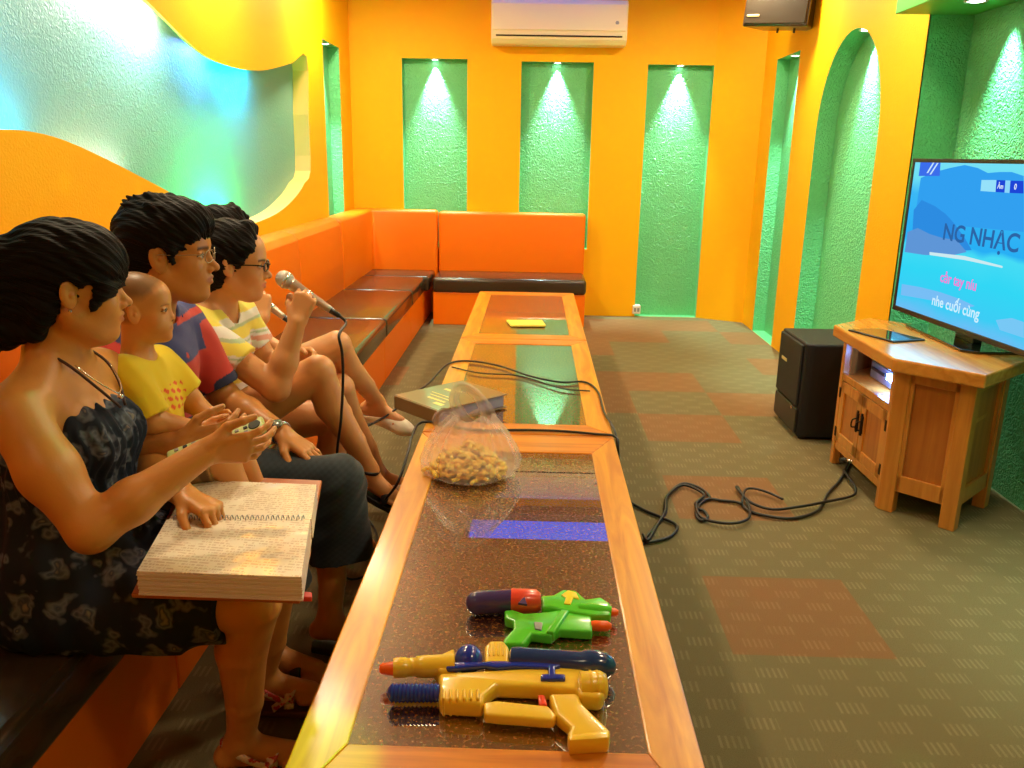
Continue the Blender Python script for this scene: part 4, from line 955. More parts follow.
def grow_hair(name, prims, parent, frm, o, s_, amp=.0018, h=.0032, freq=1.0, mt=None):
    def loc(v): return ((v-o) @ frm)/s_
    def dispf(v):
        q = loc(v); ph = np.arctan2(q[:, 1], q[:, 2]-.01)+.6*q[:, 0]*8; return amp*(np.sin(ph*17*freq+3*np.sin(q[:, 0]*30))+.7*np.sin(ph*41*freq+q[:, 0]*20)+.5*np.sin(q[:, 2]*90+ph*5))
    def col(v):
        q = loc(v); ph = np.arctan2(q[:, 1], q[:, 2]-.01+.3*q[:, 0]); return np.stack((ph*26, q[:, 0]*9, q[:, 2]*9+5), 1)
    return grow(name, prims, parent, [mt or hairm], h, color=col, disp=dispf)
def cloth_disp(amp=.003, f=1.0, seed=0):
    def d(v):
        x, y, z = v.T; return amp*(np.sin(34*f*x+22*f*z+4*np.sin(11*y+seed)+seed)*.6+np.sin(27*f*y-31*f*z+3*np.sin(13*x)+2*seed)*.6+.35*np.sin(70*f*(x+y)+20*np.sin(6*z)))
    return d
def fabric(name, rough=.75): return mat(name, (.5, .5, .5, 1), rough, attr=True, bump=(700, .35, .001), sheen=.15, spec=.25)
fab = fabric('woven_cotton')
def glasses(parent, frm, o, s_, mt, name='glasses', thick=.0012, w=.024, hgt=.015, lens=True):
    def T(p): return Vector((frm @ (V(p, float)*s_)+o).tolist())
    mb = MB()
    for sd in (-1, 1):
        pts = [T((.098-.010*abs(math.cos(a)*.5+.5*1) if False else .0975-.006*(sd*(.034*sd+w*math.cos(a)*1)-.034)/.024*.8, sd*.034+w*math.cos(a)*1.0, .001+hgt*(abs(math.sin(a))**.8)*math.copysign(1, math.sin(a)))) for a in [2*math.pi*i/20 for i in range(20)]]
        mb.tube(pts, thick, 6, 2, True)
        mb.tube([T((.090, sd*.058, .006)), T((.070, sd*.071, .008)), T((.02, sd*.080, .006)), T((-.012, sd*.081, .006)), T((-.03, sd*.078, -.012))], thick*.9, 6, 4)
    mb.tube([T((.102, -.010, .004)), T((.106, 0, .007)), T((.102, .010, .004))], thick, 6, 4)
    g = mb.build(name, mt, parent, True)
    return g
def microphone(headp, tail, label, cat='microphone', cable=None):
    a = Vector(headp); b = Vector(tail); L_ = (b-a).length; e = grp('microphone', a, label, cat)
    MB().lathe([(0, .006), (.004, .016), (.012, .0225), (.022, .0255), (.034, .0255), (.044, .0225), (.052, .0175)], a, b, 28).build('grille', M['mesh_metal'], e, True)
    MB().lathe([(.030, .0263), (.036, .0263)], a, b, 28).build('band', M['silver'], e, True)
    MB().lathe([(.050, .0185), (.056, .0185), (.10, .0150), (L_-.012, .0118), (L_, .0105)], a, b, 24).build('handle', mat('champagne_metal', (.62, .50, .42, 1), .3, metal=.7), e, True)
    MB().lathe([(.105, .0155), (.12, .0150)], a, b, 24).build('switch_ring', M['silver'], e, True)
    MB().lathe([(L_, .010), (L_+.03, .008), (L_+.034, .005)], a, b, 20).build('plug', M['black'], e, True)
    return e

# ---------------------------------------------------------------- woman with the open songbook (nearest)
def woman_songbook():
    hf_ = head_frame(33, 4, 0); ho = V((-.918, 1.645, 1.130)); hs = .97
    rs_ = V((-.958, 1.475, .918)); re_ = V((-.802, 1.405, .722)); rw = V((-.628, 1.535, .832))
    ls_ = V((-.958, 1.800, .918)); le_ = V((-.892, 1.815, .700)); lw = V((-.735, 1.662, .682))
    prims = []
    prims += [P_ell((-1.0, 1.645, .50), (.135, .170, .11), .03), P_ell((-.975, 1.645, .66), (.105, .135, .15), .06), P_ell((-.965, 1.645, .82), (.100, .140, .13), .06)]
    prims += [P_cone(rs_+V((-.01, .045, .005)), ls_+V((-.01, -.045, .005)), .052, .052, .05), P_cone(rs_+V((0, .06, .02)), (-.965, 1.63, 1.01), .03, .045, .05), P_cone(ls_+V((0, -.06, .02)), (-.965, 1.65, 1.01), .03, .045, .05)]
    prims += [P_ell((-.893, 1.592, .825), (.050, .056, .054), .045), P_ell((-.893, 1.698, .825), (.050, .056, .054), .045)]
    prims += neck(hf_, ho, hs, (-.968, 1.645, .965), .041)
    prims += limb([(rs_, .054), ((rs_+re_)/2+V((-.004, -.004, 0)), .051), (re_, .041)], .03)+limb([(re_, .041), (re_*.65+rw*.35, .041), (rw, .0265)], .02)
    prims += limb([(ls_, .052), (le_, .040)], .03)+limb([(le_, .040), (le_*.65+lw*.35, .040), (lw, .026)], .02)
    hand.side = 1
    H1, n1 = hand(rw, (.93, .32, .02), (-.02, -.30, .95), per=[(12, 24, 20), (16, 28, 22), (20, 30, 24), (26, 34, 24)], spread=18, thumb=(0, 22), scale=.90)
    hand.side = -1
    H2, n2 = hand(lw, (.86, -.44, -.16), (-.30, -.85, .1), per=[(38, 38, 15), (48, 45, 30), (55, 50, 35), (60, 55, 40)], spread=6, thumb=(30, 15), scale=.95)
    prims += H1+H2
    rh, rk, ra = V((-1.0, 1.565, .485)), V((-.560, 1.545, .500)), V((-.640, 1.625, .105))
    lh, lk, la = V((-1.0, 1.725, .485)), V((-.560, 1.775, .500)), V((-.665, 1.865, .105))
    for hp, kn_, an in ((rh, rk, ra), (lh, lk, la)):
        prims += limb([(hp, .086), ((hp+kn_)/2, .076), (kn_, .057)], .010)
        calf = kn_*.68+an*.32+V((-.016, 0, 0)); prims += limb([(kn_, .055), (calf, .054), (kn_*.3+an*.7, .040), (an, .031)], .008)
    foot.side = 1; f1, fr1 = foot(ra, (1, .18, -.02), .95); foot.side = -1; f2, fr2 = foot(la, (1, .10, -.02), .95)
    prims += f1+f2+xform(head(ears=.9), hf_, ho, hs)
    def col(v):
        c = blush(v, np.tile(V((.66, .275, .062)), (len(v), 1))); face_paint(v, c, hf_, ho, hs); return c
    hb = (ho-.135, ho+.135); fb = (np.minimum(rw, rw)-V((.03, .06, .07)), rw+V((.2, .16, .09)))
    body = grow('person', prims, None, [skin], .0052, [hb, (lw-V((.02, .13, .09)), lw+V((.17, .06, .05))), (rw-V((.01, .05, .06)), rw+V((.19, .13, .08)))], .0025, col)
    tag(body, 'woman in dark floral halter dress pointing at the songbook and holding a remote', 'person')
    # dress
    pr = [P_ell((-1.0, 1.645, .50), (.150, .188, .125), .03), P_ell((-.975, 1.645, .66), (.122, .150, .15), .06), P_ell((-.962, 1.645, .80), (.112, .152, .13), .06), P_ell((-.890, 1.592, .825), (.060, .066, .064), .04), P_ell((-.890, 1.698, .825), (.060, .066, .064), .04),
          P_ell((-.965, 1.645, .585), (.150, .178, .075), .05)]
    pr += [P_clip((-.20, 0, 1), (-.84, 1.645, .908))]
    pr += [P_cone((-1.0, 1.575, .485), (-.610, 1.548, .497), .116, .084, .05, True), P_cone((-1.0, 1.725, .485), (-.635, 1.775, .495), .114, .092, .05, True), P_cone((-1.0, 1.65, .485), (-.640, 1.66, .485), .09, .080, .06, True), P_cone((-.95, 1.56, .44), (-.70, 1.55, .435), .07, .06, .05, True)]
    pr += [P_clip((0, 0, -1), (0, 0, .404))]
    dm = bpy.data.materials.new('dark_floral_cotton'); dm.use_nodes = True; nt = dm.node_tree; L = nt.links; N = nt.nodes; b = N['Principled BSDF']; b.inputs['Roughness'].default_value = .7; b.inputs['Specular IOR Level'].default_value = .2
    tc = N.new('ShaderNodeTexCoord'); nn = N.new('ShaderNodeTexNoise'); nn.inputs['Scale'].default_value = 22; L.new(tc.outputs['Object'], nn.inputs['Vector'])
    mx2 = N.new('ShaderNodeMixRGB'); mx2.inputs[0].default_value = .08; L.new(tc.outputs['Object'], mx2.inputs[1]); L.new(nn.outputs['Color'], mx2.inputs[2])
    vo = N.new('ShaderNodeTexVoronoi'); vo.inputs['Scale'].default_value = 21; L.new(mx2.outputs[0], vo.inputs['Vector'])
    cr = N.new('ShaderNodeValToRGB'); el = cr.color_ramp.elements; el[0].position = .30; el[0].color = (.13, .15, .20, 1); el[1].position = .46; el[1].color = (.012, .018, .035, 1)
    q = el.new(.18); q.color = (.04, .055, .10, 1); q = el.new(.08); q.color = (.22, .19, .17, 1)
    L.new(vo.outputs['Distance'], cr.inputs[0]); L.new(cr.outputs[0], b.inputs['Base Color'])
    bp = N.new('ShaderNodeBump'); bp.inputs['Strength'].default_value = .5; bp.inputs['Distance'].default_value = .004; L.new(nn.outputs['Fac'], bp.inputs['Height']); L.new(bp.outputs[0], b.inputs['Normal'])
    def dd(v):
        x, y, z = v.T; bodice = (z > .72); ph = np.arctan2(y-1.645, x+.965)
        return np.where(bodice, .0026*np.sin(ph*42+2*np.sin(z*60)), 0)*np.clip((.885-z)/.03, 0, 1)+.002*np.sin(30*x+25*z+3*np.sin(12*y))+.003*np.sin(ph*17+z*14)
    grow('dress', pr, body, [dm], .0045, disp=dd)
    # halter cord and necklace
    cd = mat('brown_cord', (.05, .018, .012, 1), .6)
    MB().tube([(-.838, 1.632, .888), (-.862, 1.600, .935), (-.905, 1.583, .985), (-.965, 1.592, 1.018), (-1.012, 1.64, 1.028), (-.975, 1.700, 1.012), (-.905, 1.705, .975), (-.862, 1.680, .935), (-.836, 1.648, .888)], .0030, 8, 6).build('halter_cord', cd, body, True)
    MB().tube([(-1.012, 1.62, 1.028), (-1.04, 1.60, 1.035), (-1.065, 1.57, 1.02), (-1.075, 1.56, .98), (-1.06, 1.55, .955)], .0028, 8, 5).tube([(-1.012, 1.62, 1.028), (-1.055, 1.61, 1.01), (-1.07, 1.60, .975)], .0026, 8, 5).build('cord_bow', cd, body, True)
    MB().tube([(-.90, 1.592, .985), (-.875, 1.605, .955), (-.850, 1.628, .925), (-.844, 1.645, .915), (-.850, 1.665, .93), (-.88, 1.69, .965)], .0014, 6, 5).ball((-.841, 1.642, .908), .006).build('necklace', M['silver'], body, True)
    MB().ball((hf_ @ (V((-.010, -.086, -.034))*hs)+ho).tolist(), .0032).build('earring', M['silver'], body, True)
    # hair: smooth cap, side-swept fringe, ponytail
    hp = [P_ell((-.022, 0, .046), (.108, .088, .096), .01), P_ell((.026, -.006, .058), (.080, .084, .074), .02)]
    hp += [P_box((.105, 0, -.060), (.085, .12, .088), .02, .012, roty(R(-10)), True), P_box((.0, 0, -.090), (.07, .12, .055), .01, .012, roty(R(30)), True)]
    hp += [P_ell((-.010, -.090, -.008), (.022, .030, .034), .006, None, True), P_ell((-.010, .090, -.008), (.026, .030, .036), .006, None, True)]
    hp += [P_cone((.082, .02, .066), (.052, -.062, .004), .018, .012, .016), P_cone((.052, -.062, .004), (.028, -.070, -.038), .018, .005, .014), P_cone((.085, .02, .062), (.086, -.030, .016), .015, .011, .016), P_cone((.085, -.01, .055), (.070, -.052, .004), .016, .012, .016), P_cone((.088, .03, .055), (.086, .02, .022), .014, .010, .014), P_cone((.085, .03, .062), (.060, .062, .006), .016, .010, .016)]
    hp += [P_ell((-.118, 0, .060), (.032, .034, .032), .02), P_cone((-.13, 0, .062), (-.180, -.005, .055), .036, .040, .02), P_cone((-.180, -.005, .050), (-.195, -.01, -.005), .044, .046, .02), P_cone((-.195, -.01, -.005), (-.165, -.01, -.075), .044, .032, .02), P_cone((-.165, -.01, -.07), (-.125, -.015, -.105), .032, .014, .02), P_cone((-.205, -.01, -.03), (-.215, -.01, -.09), .025, .008, .02), P_cone((-.10, 0, .02), (-.095, -.01, -.070), .060, .040, .03), P_cone((-.13, 0, -.02), (-.130, 0, -.085), .05, .028, .03), P_cone((-.055, -.045, -.03), (-.070, -.040, -.085), .034, .018, .02), P_cone((-.055, .045, -.03), (-.070, .040, -.085), .034, .018, .02)]
    hair = grow_hair('hair', xform(hp, hf_, ho, hs), body, hf_, ho, hs, .0016)
    MB().tube([(hf_ @ (V((-.142+.0*math.cos(a), .036*math.cos(a), .062+.036*math.sin(a)))*hs)+ho).tolist() for a in [i*math.pi/6 for i in range(12)]], .004, 8, 3, True).build('hair_tie', M['black'], body, True)
    # floral sandals
    fl = mat('floral_strap', (.75, .62, .50, 1), .5, var=(55, (.55, .05, .04, 1), .5, .56)); so_ = mat('sandal_sole', (.14, .05, .03, 1), .6)
    for a, d, side, dn in (fr1, fr2):
        c = a+dn*.072
        sn_ = MB(); o_ = [(-.060, .0), (-.050, .028), (.0, .030), (.08, .040), (.14, .042), (.175, .02), (.175, -.02), (.14, -.042), (.08, -.040), (0, -.030), (-.050, -.028)]
        sn_.prism([((a+d*p+side*q_)[0], (a+d*p+side*q_)[1]) for p, q_ in o_], .004, .020, .004, 2)
        sb = sn_.build('sandal', so_, body)
        st = MB()
        for k_, (f0, f1_) in enumerate(((.07, .07), (.115, .03))):
            st.tube([(a+d*f0+side*.040+dn*.070).tolist(), (a+d*(f0+f1_)/2+side*.026+dn*.038).tolist(), (a+d*(f0+f1_)/2+dn*.026).tolist(), (a+d*(f0+f1_)/2-side*.026+dn*.038).tolist(), (a+d*f1_-side*.040+dn*.070).tolist()], .0040, 8, 5, flat=3.2)
        st.tube([(a+d*.07+side*.036+dn*.06).tolist(), (a+d*.0+side*.034+dn*.02).tolist(), (a-d*.045+dn*.005).tolist(), (a-side*.034+dn*.02).tolist(), (a+d*.07-side*.036+dn*.06).tolist()], .0035, 8, 5, flat=2.6)
        st.build('strap', fl, sb, True)
    return body, rw, lw, n1
w1, w1_rw, w1_lw, w1_n = woman_songbook()

# remote in her hand
ra_, rb_ = Vector(at(168, 461, Y=1.605)), Vector(at(265, 424, Y=1.665))
def oriented(a, b, upv):
    x = (b-a).normalized(); z = Vector(upv); z = (z-x*z.dot(x)).normalized(); y = z.cross(x); c = (a+b)/2
    return Matrix(((x.x, y.x, z.x, c.x), (x.y, y.y, z.y, c.y), (x.z, y.z, z.z, c.z), (0, 0, 0, 1))), (b-a).length
RM, RL = oriented(ra_, rb_, (-.1, -.45, .9))
rm = grp('remote_control', (ra_+rb_)/2, 'pale green remote control held up by the woman with the songbook', 'remote control')
MB().box(-RL/2, RL/2, -.023, .023, -.009, .009, .007, 3, RM).build('case', mat('pale_green_plastic', (.55, .62, .22, 1), .35), rm, True)
for i in range(9):
    for j in (-1, 0, 1):
        if i in (3, 4): continue
        MB().box(-RL/2+.018+i*.018, -RL/2+.027+i*.018, j*.013-.004, j*.013+.004, .008, .0108, .001, 1, RM).build('button', M['black'] if (i*3+j) % 4 == 0 else M['grey'], rm)
MB().lathe([(0, .013), (.002, .012)], RM @ Vector((RL/2-.02, 0, .009)), RM @ Vector((RL/2-.02, 0, .02)), 20).build('dial', M['black'], rm)

# open songbook on her lap
zb = .600
def bkp(u, v, z): p = at(u, v, Z=z); return (p.x, p.y)
ob = grp('open_songbook', (-.62, 1.65, zb), 'thick open ring-bound songbook with plastic sleeves on the lap of the nearest woman', 'book')
tl, tr_, br_, bl = [Vector(bkp(*p, .645)) for p in ((191, 478), (317, 483), (302, 578), (136, 572))]
mxl = tl.lerp(bl, .50); mxr = tr_.lerp(br_, .44)
bd = [Vector(bkp(*p, .597)) for p in ((186, 474), (322, 480), (300, 600), (131, 594))]
MB().prism([tuple(p) for p in bd], .588, .597, .003, 2).build('cover_board', mat('red_brown_board', (.42, .11, .02, 1), .4), ob)
def page():
    mt = bpy.data.materials.new('sleeved_page'); mt.use_nodes = True; nt = mt.node_tree; L = nt.links; N = nt.nodes; b = N['Principled BSDF']
    tc = N.new('ShaderNodeTexCoord'); mp = N.new('ShaderNodeMapping'); mp.inputs['Rotation'].default_value = (0, 0, R(6)); L.new(tc.outputs['Object'], mp.inputs[0])
    sep = N.new('ShaderNodeSeparateXYZ'); L.new(mp.outputs[0], sep.inputs[0])
    def mth(op, a, c=None):
        n = N.new('ShaderNodeMath'); n.operation = op
        for i, q in enumerate((a, c)):
            if q is None: continue
            if isinstance(q, (int, float)): n.inputs[i].default_value = q
            else: L.new(q, n.inputs[i])
        return n.outputs[0]
    row = mth('LESS_THAN', mth('FRACT', mth('MULTIPLY', sep.outputs[1], 95)), .5)
    cm2 = N.new('ShaderNodeCombineXYZ'); L.new(mth('MULTIPLY', sep.outputs[0], 210), cm2.inputs[0]); L.new(mth('MULTIPLY', mth('FLOOR', mth('MULTIPLY', sep.outputs[1], 95)), 7.3), cm2.inputs[1])
    n = N.new('ShaderNodeTexNoise'); n.inputs['Scale'].default_value = 1; L.new(cm2.outputs[0], n.inputs['Vector'])
    ink = mth('MULTIPLY', row, mth('GREATER_THAN', n.outputs['Fac'], .47))
    n2 = N.new('ShaderNodeTexNoise'); n2.inputs['Scale'].default_value = 26; L.new(tc.outputs['Object'], n2.inputs['Vector']); ink = mth('MULTIPLY', ink, mth('GREATER_THAN', n2.outputs['Fac'], .42))
    mx = N.new('ShaderNodeMix'); mx.data_type = 'RGBA'; L.new(mth('MULTIPLY', ink, .55), mx.inputs['Factor']); mx.inputs['A'].default_value = (.93, .82, .64, 1); mx.inputs['B'].default_value = (.50, .30, .14, 1); L.new(mx.outputs['Result'], b.inputs['Base Color'])
    b.inputs['Roughness'].default_value = .5; b.inputs['Coat Weight'].default_value = 1; b.inputs['Coat Roughness'].default_value = .05
    w = N.new('ShaderNodeTexNoise'); w.inputs['Scale'].default_value = 14; L.new(tc.outputs['Object'], w.inputs['Vector']); bp = N.new('ShaderNodeBump'); bp.inputs['Strength'].default_value = .35; bp.inputs['Distance'].default_value = .01; L.new(w.outputs['Fac'], bp.inputs['Height']); L.new(bp.outputs[0], b.inputs['Coat Normal'])
    return mt
pgm = page(); edge_m = mat('page_block_edges', (.80, .66, .60, 1), .6)
def page_block(quad, z0, z1, nm, layers):
    mb = MB(); n = layers
    for i in range(n):
        a = z0+(z1-z0)*i/n; c_ = sum(quad, Vector((0, 0)))/4; g_ = 1-.006*((i*37) % 5)/2
        mb.prism([tuple(c_+(p-c_)*g_) for p in quad], a, z0+(z1-z0)*(i+.8)/n, 0)
    o_ = mb.build(nm, edge_m, ob)
    c_ = sum(quad, Vector((0, 0)))/4
    MB().prism([tuple(c_+(p-c_)*.992) for p in quad], z1-.001, z1+.0015, .0005).build('page', pgm, o_)
page_block([mxl+Vector((0, -.004)), mxr+Vector((0, -.004)), br_, bl], .5975, .645, 'page_block', 12)
sh = Vector((.0, 0))
page_block([tl, tr_, mxr+Vector((0, .006)), mxl+Vector((0, .006))], .5975, .640, 'page_block', 10)
for i in range(26):
    t = (i+.5)/26; p = mxl.lerp(mxr, .04+.92*t)
    MB().tube([(p.x, p.y-.010, .6455), (p.x, p.y-.006, .652), (p.x, p.y+.004, .652), (p.x, p.y+.010, .6415)], .0011, 5, 3).build('ring', M['grey'], ob)
MB().prism([tuple(Vector(bkp(*p, .592))) for p in ((296, 592), (312, 594), (312, 599), (296, 599))], .586, .596, .002).build('red_tab', mat('red_tab', (.7, .04, .03, 1), .5), ob)

# ---------------------------------------------------------------- man with the toddler
def man():
    hf_ = head_frame(10, 2, 0); ho = V((-.925, 2.14, 1.142)); hs = 1.03
    rs_ = V((-1.045, 1.985, .925)); re_ = V((-1.035, 1.80, .735)); rw = V((-.795, 1.800, .752))
    ls_ = V((-1.005, 2.355, .915)); le_ = V((-.905, 2.38, .690)); lw = V((-.700, 2.26, .622))
    T = [P_ell((-1.06, 2.16, .50), (.14, .165, .115), .03), P_ell((-1.05, 2.165, .66), (.110, .15, .16), .06), P_ell((-1.03, 2.17, .83), (.110, .165, .14), .06)]
    prims = list(T)+[P_cone(rs_+V((0, .05, 0)), ls_+V((-.01, -.05, 0)), .056, .056, .05), P_cone(rs_+V((.01, .07, .02)), (-1.01, 2.150, 1.01), .03, .045, .05), P_cone(ls_+V((0, -.07, .02)), (-1.01, 2.18, 1.01), .03, .045, .05)]
    prims += neck(hf_, ho, hs, (-1.015, 2.165, .965), .052)
    prims += limb([(rs_, .052), (re_, .042)], .03)+limb([(re_, .044), (re_*.6+rw*.4, .042), (rw, .029)], .02)
    prims += limb([(ls_, .052), (le_, .042)], .03)+limb([(le_, .042), (le_*.6+lw*.4, .041), (lw, .028)], .02)
    hand.side = 1; H1, _ = hand(rw, (.95, .25, .12), (.2, -.35, .9), curl=(22, 25, 18), spread=8, thumb=(12, 8), scale=1.0)
    hand.side = -1; H2, _ = hand(lw, (.82, -.30, -.42), (-.30, -.93, .1), per=[(2, 16, 12), (5, 18, 12), (8, 20, 14), (12, 22, 16)], spread=20, thumb=(20, 18), scale=1.04)
    prims += H1+H2
    rh, rk, ra = V((-1.06, 2.08, .490)), V((-.665, 1.98, .500)), V((-.69, 1.99, .105)); lh, lk, la = V((-1.05, 2.24, .495)), V((-.535, 2.19, .500)), V((-.560, 2.15, .105))
    for hp, kn_, an in ((rh, rk, ra), (lh, lk, la)):
        prims += limb([(hp, .085), (kn_, .056)], .012)+limb([(kn_, .052), (kn_*.66+an*.34+V((-.015, 0, 0)), .054), (kn_*.3+an*.7, .038), (an, .034)], .010)
    foot.side = 1; f1, fr1 = foot(ra, (1, -.1, -.02), 1.05); foot.side = -1; f2, fr2 = foot(la, (.85, -.12, -.02), .95)
    prims += f1+f2+xform(head(jaw=1.02, ears=1.08), hf_, ho, hs)
    def col(v):
        c = blush(v, np.tile(V((.58, .235, .058)), (len(v), 1)), 2); face_paint(v, c, hf_, ho, hs, lips=V((.46, .16, .09))); return c
    body = grow('person', prims, None, [skin], .0055, [(ho-.14, ho+.14), (lw-V((.02, .13, .12)), lw+V((.17, .06, .05))), (rw-V((.0, .06, .06)), rw+V((.18, .08, .09)))], .0026, col)
    tag(body, 'man with wire glasses and red and blue polo shirt holding the toddler on his lap', 'person')
    sh_ = [P_ell((-1.05, 2.16, .54), (.150, .178, .12), .03), P_ell((-1.05, 2.165, .68), (.128, .165, .16), .06), P_ell((-1.03, 2.17, .83), (.125, .178, .14), .06), P_cone(rs_+V((0, .05, -.002)), ls_+V((-.01, -.05, -.002)), .068, .068, .05), P_cone(rs_+V((.01, .07, .015)), (-1.005, 2.145, .985), .040, .052, .05), P_cone(ls_+V((0, -.07, .015)), (-1.005, 2.185, .985), .040, .052, .05)]
    sh_ += [P_clip((0, 0, -1), (0, 0, .50)), P_cone((-1.015, 2.165, .95), (-.93, 2.15, 1.10), .060, .066, .004, sub=True), P_cone((-.925, 2.155, .99), (-.885, 2.155, .90), .030, .004, .004, sub=True)]
    e1 = rs_*.34+re_*.66; e2 = ls_*.16+le_*.84
    sh_ += [P_cone(rs_, e1, .068, .062, .03, True), P_cone(ls_, e2, .068, .064, .03, True)]
    RED = V((.62, .055, .045)); BLU = V((.055, .065, .22)); NAV = V((.03, .035, .10))
    def sc(v):
        c = np.tile(BLU, (len(v), 1)); x, y, z = v.T
        c[(z < .855)] = RED; c[z < .700] = NAV; c[z < .66] = BLU
        sl = ((v-ls_) @ unit(le_-ls_)); a_l = np.linalg.norm(v-ls_-np.clip(sl, 0, 1)[:, None]*unit(le_-ls_), axis=1)
        near_l = (sl > .012) & (a_l < .085) & (y > 2.315+.12*(.92-z)*0); c[near_l & (z < .93)] = RED; c[near_l & (sl > .180)] = NAV
        sr = ((v-rs_) @ unit(re_-rs_)); nr = (y < 1.975) & (sr > .01); c[nr] = RED; c[nr & (sr > .125)] = NAV
        c[(z > .950) & (z < .968) & (y > 2.17)] = RED
        c[(np.hypot(y-2.155, z-.872) < .008) & (x > -.95)] = RED
        return c
    grow('polo_shirt', sh_, body, [fab], .0045, color=sc, disp=cloth_disp(.0030, .8, 1))
    # collar
    cl = []
    for sd in (-1, 1):
        cy = 2.163+.0*sd
        pts = [(-1.075, cy, 1.022), (-1.050, cy+sd*.048, 1.016), (-.990, cy+sd*.064, .992), (-.950, cy+sd*.060, .966)]
        for p, q in zip(pts, pts[1:]): cl += [P_cone(p, q, .0075, .0070, .012), P_cone(V(p)+V((-.003, sd*.006, -.011)), V(q)+V((-.003, sd*.007, -.011)), .0075, .0065, .012)]
    def ccol(v):
        out = np.tile(BLU, (len(v), 1)); t = (v[:, 0]*.7+v[:, 2]); out[(np.abs(v[:, 0]+.965) < .014)] = RED; return out
    grow('collar', cl, body, [fab], .003, color=ccol)
    # long dark shorts
    def jc(v): return np.tile(V((.018, .026, .034)), (len(v), 1))*(1+.25*np.sin(v[:, 2]*400)*np.sin(v[:, 0]*300))[:, None]
    tr = [P_ell((-1.06, 2.16, .50), (.150, .176, .118), .03)]
    for hp, kn_, an in ((rh, rk, ra), (lh, lk, la)):
        hm = kn_*.47+an*.53+V((.022, 0, 0)); tr += [P_cone(hp, kn_, .100, .078, .05), P_cone(kn_, kn_*.72+an*.28, .078, .080, .03), P_cone(kn_*.80+an*.20, hm, .078, .094, .03, True)]
        tr += [P_cone(kn_*.6+an*.4, an, .060, .066, .004, sub=True)]
    tr += [P_clip((.25, 0, -1), (-.55, 0, .275))]
    grow('shorts', tr, body, [fab], .005, color=jc, disp=cloth_disp(.0045, .8, 3))
    st = mat('pale_stitching', (.45, .30, .16, 1), .7)
    # hair
    hp = [P_ell((-.024, 0, .048), (.110, .090, .096), .01), P_ell((.024, 0, .080), (.082, .080, .056), .02), P_ell((-.075, 0, .000), (.048, .072, .075), .02)]
    hp += [P_box((.122, 0, -.064), (.088, .12, .090), .02, .010, roty(R(-10)), True), P_box((-.01, 0, -.105), (.12, .12, .055), .01, .010, roty(R(8)), True), P_ell((-.008, -.092, -.010), (.024, .030, .034), .006, None, True), P_ell((-.008, .092, -.010), (.024, .030, .034), .006, None, True)]
    hp += [P_cone((.070, -.030, .082), (.066, -.060, .045), .016, .008, .014), P_cone((.078, .0, .086), (.086, -.020, .055), .014, .007, .012), P_cone((.080, .025, .084), (.080, .040, .052), .014, .007, .012), P_cone((.020, -.078, .02), (.020, -.074, -.015), .010, .005, .01), P_cone((.020, .078, .02), (.020, .074, -.015), .010, .005, .01)]
    rr_ = random.Random(5)
    for i in range(14):
        a = rr_.uniform(0, 6.28); e_ = rr_.uniform(.7, 1.3); d_ = V((math.cos(a)*math.cos(e_)*.9, math.sin(a)*math.cos(e_), math.sin(e_)));
        if d_[0] > .5 and d_[2] < .5: continue
        p = V((-.024, 0, .048))+d_*V((.104, .084, .092)); hp.append(P_cone(p, p+(d_*.006+V((-.020, 0, .003))), .010, .004, .010))
    grow_hair('hair', xform(hp, hf_, ho, hs), body, hf_, ho, hs, .0018, .0032, 1.3)
    glasses(body, hf_, ho, hs, mat('thin_wire_frame', (.45, .35, .25, 1), .3, metal=.8))
    # watch and ring
    wd_ = unit(lw-le_); c = lw-wd_*.015; q = Vector(wd_.tolist()).to_track_quat('Z', 'Y')
    wa = MB(); wa.tube([(Vector(c.tolist())+q @ Vector((.0315*math.cos(a), .0315*math.sin(a), 0))) for a in [i*math.pi/8 for i in range(16)]], .0035, 8, 2, True, flat=1.0)
    wa.tube([(Vector((c+wd_*.008).tolist())+q @ Vector((.0315*math.cos(a), .0315*math.sin(a), 0))) for a in [i*math.pi/8 for i in range(16)]], .0035, 8, 2, True)
    wo = wa.build('watch', M['silver'], body, True)
    un = unit(np.cross(wd_, np.cross(V((-.1, -.4, .9)), wd_))); p = c+un*.034
    MB().lathe([(0, .015), (.006, .015), (.008, .012)], Vector((p-un*.002).tolist()), Vector((p+un*.02).tolist()), 24).build('watch_face', mat('watch_dial', (.2, .22, .2, 1), .1, coat=1), wo, True)
    # sandals
    bk_ = mat('black_sandal', (.02, .015, .012, 1), .5)
    for a, d, side, dn in (fr1, fr2):
        o_ = [(-.060, 0), (-.050, .030), (.08, .044), (.15, .042), (.185, .02), (.185, -.02), (.15, -.042), (.08, -.044), (-.050, -.030)]
        sb = MB().prism([((a+d*p_+side*q_)[0], (a+d*p_+side*q_)[1]) for p_, q_ in o_], .002, .022, .004, 2).build('sandal', bk_, body)
        MB().tube([(a+d*.09+side*.042+dn*.072).tolist(), (a+d*.085+side*.025+dn*.036).tolist(), (a+d*.085-side*.025+dn*.036).tolist(), (a+d*.09-side*.042+dn*.072).tolist()], .004, 8, 5, flat=4).build('strap', bk_, sb, True)
    return body
man()

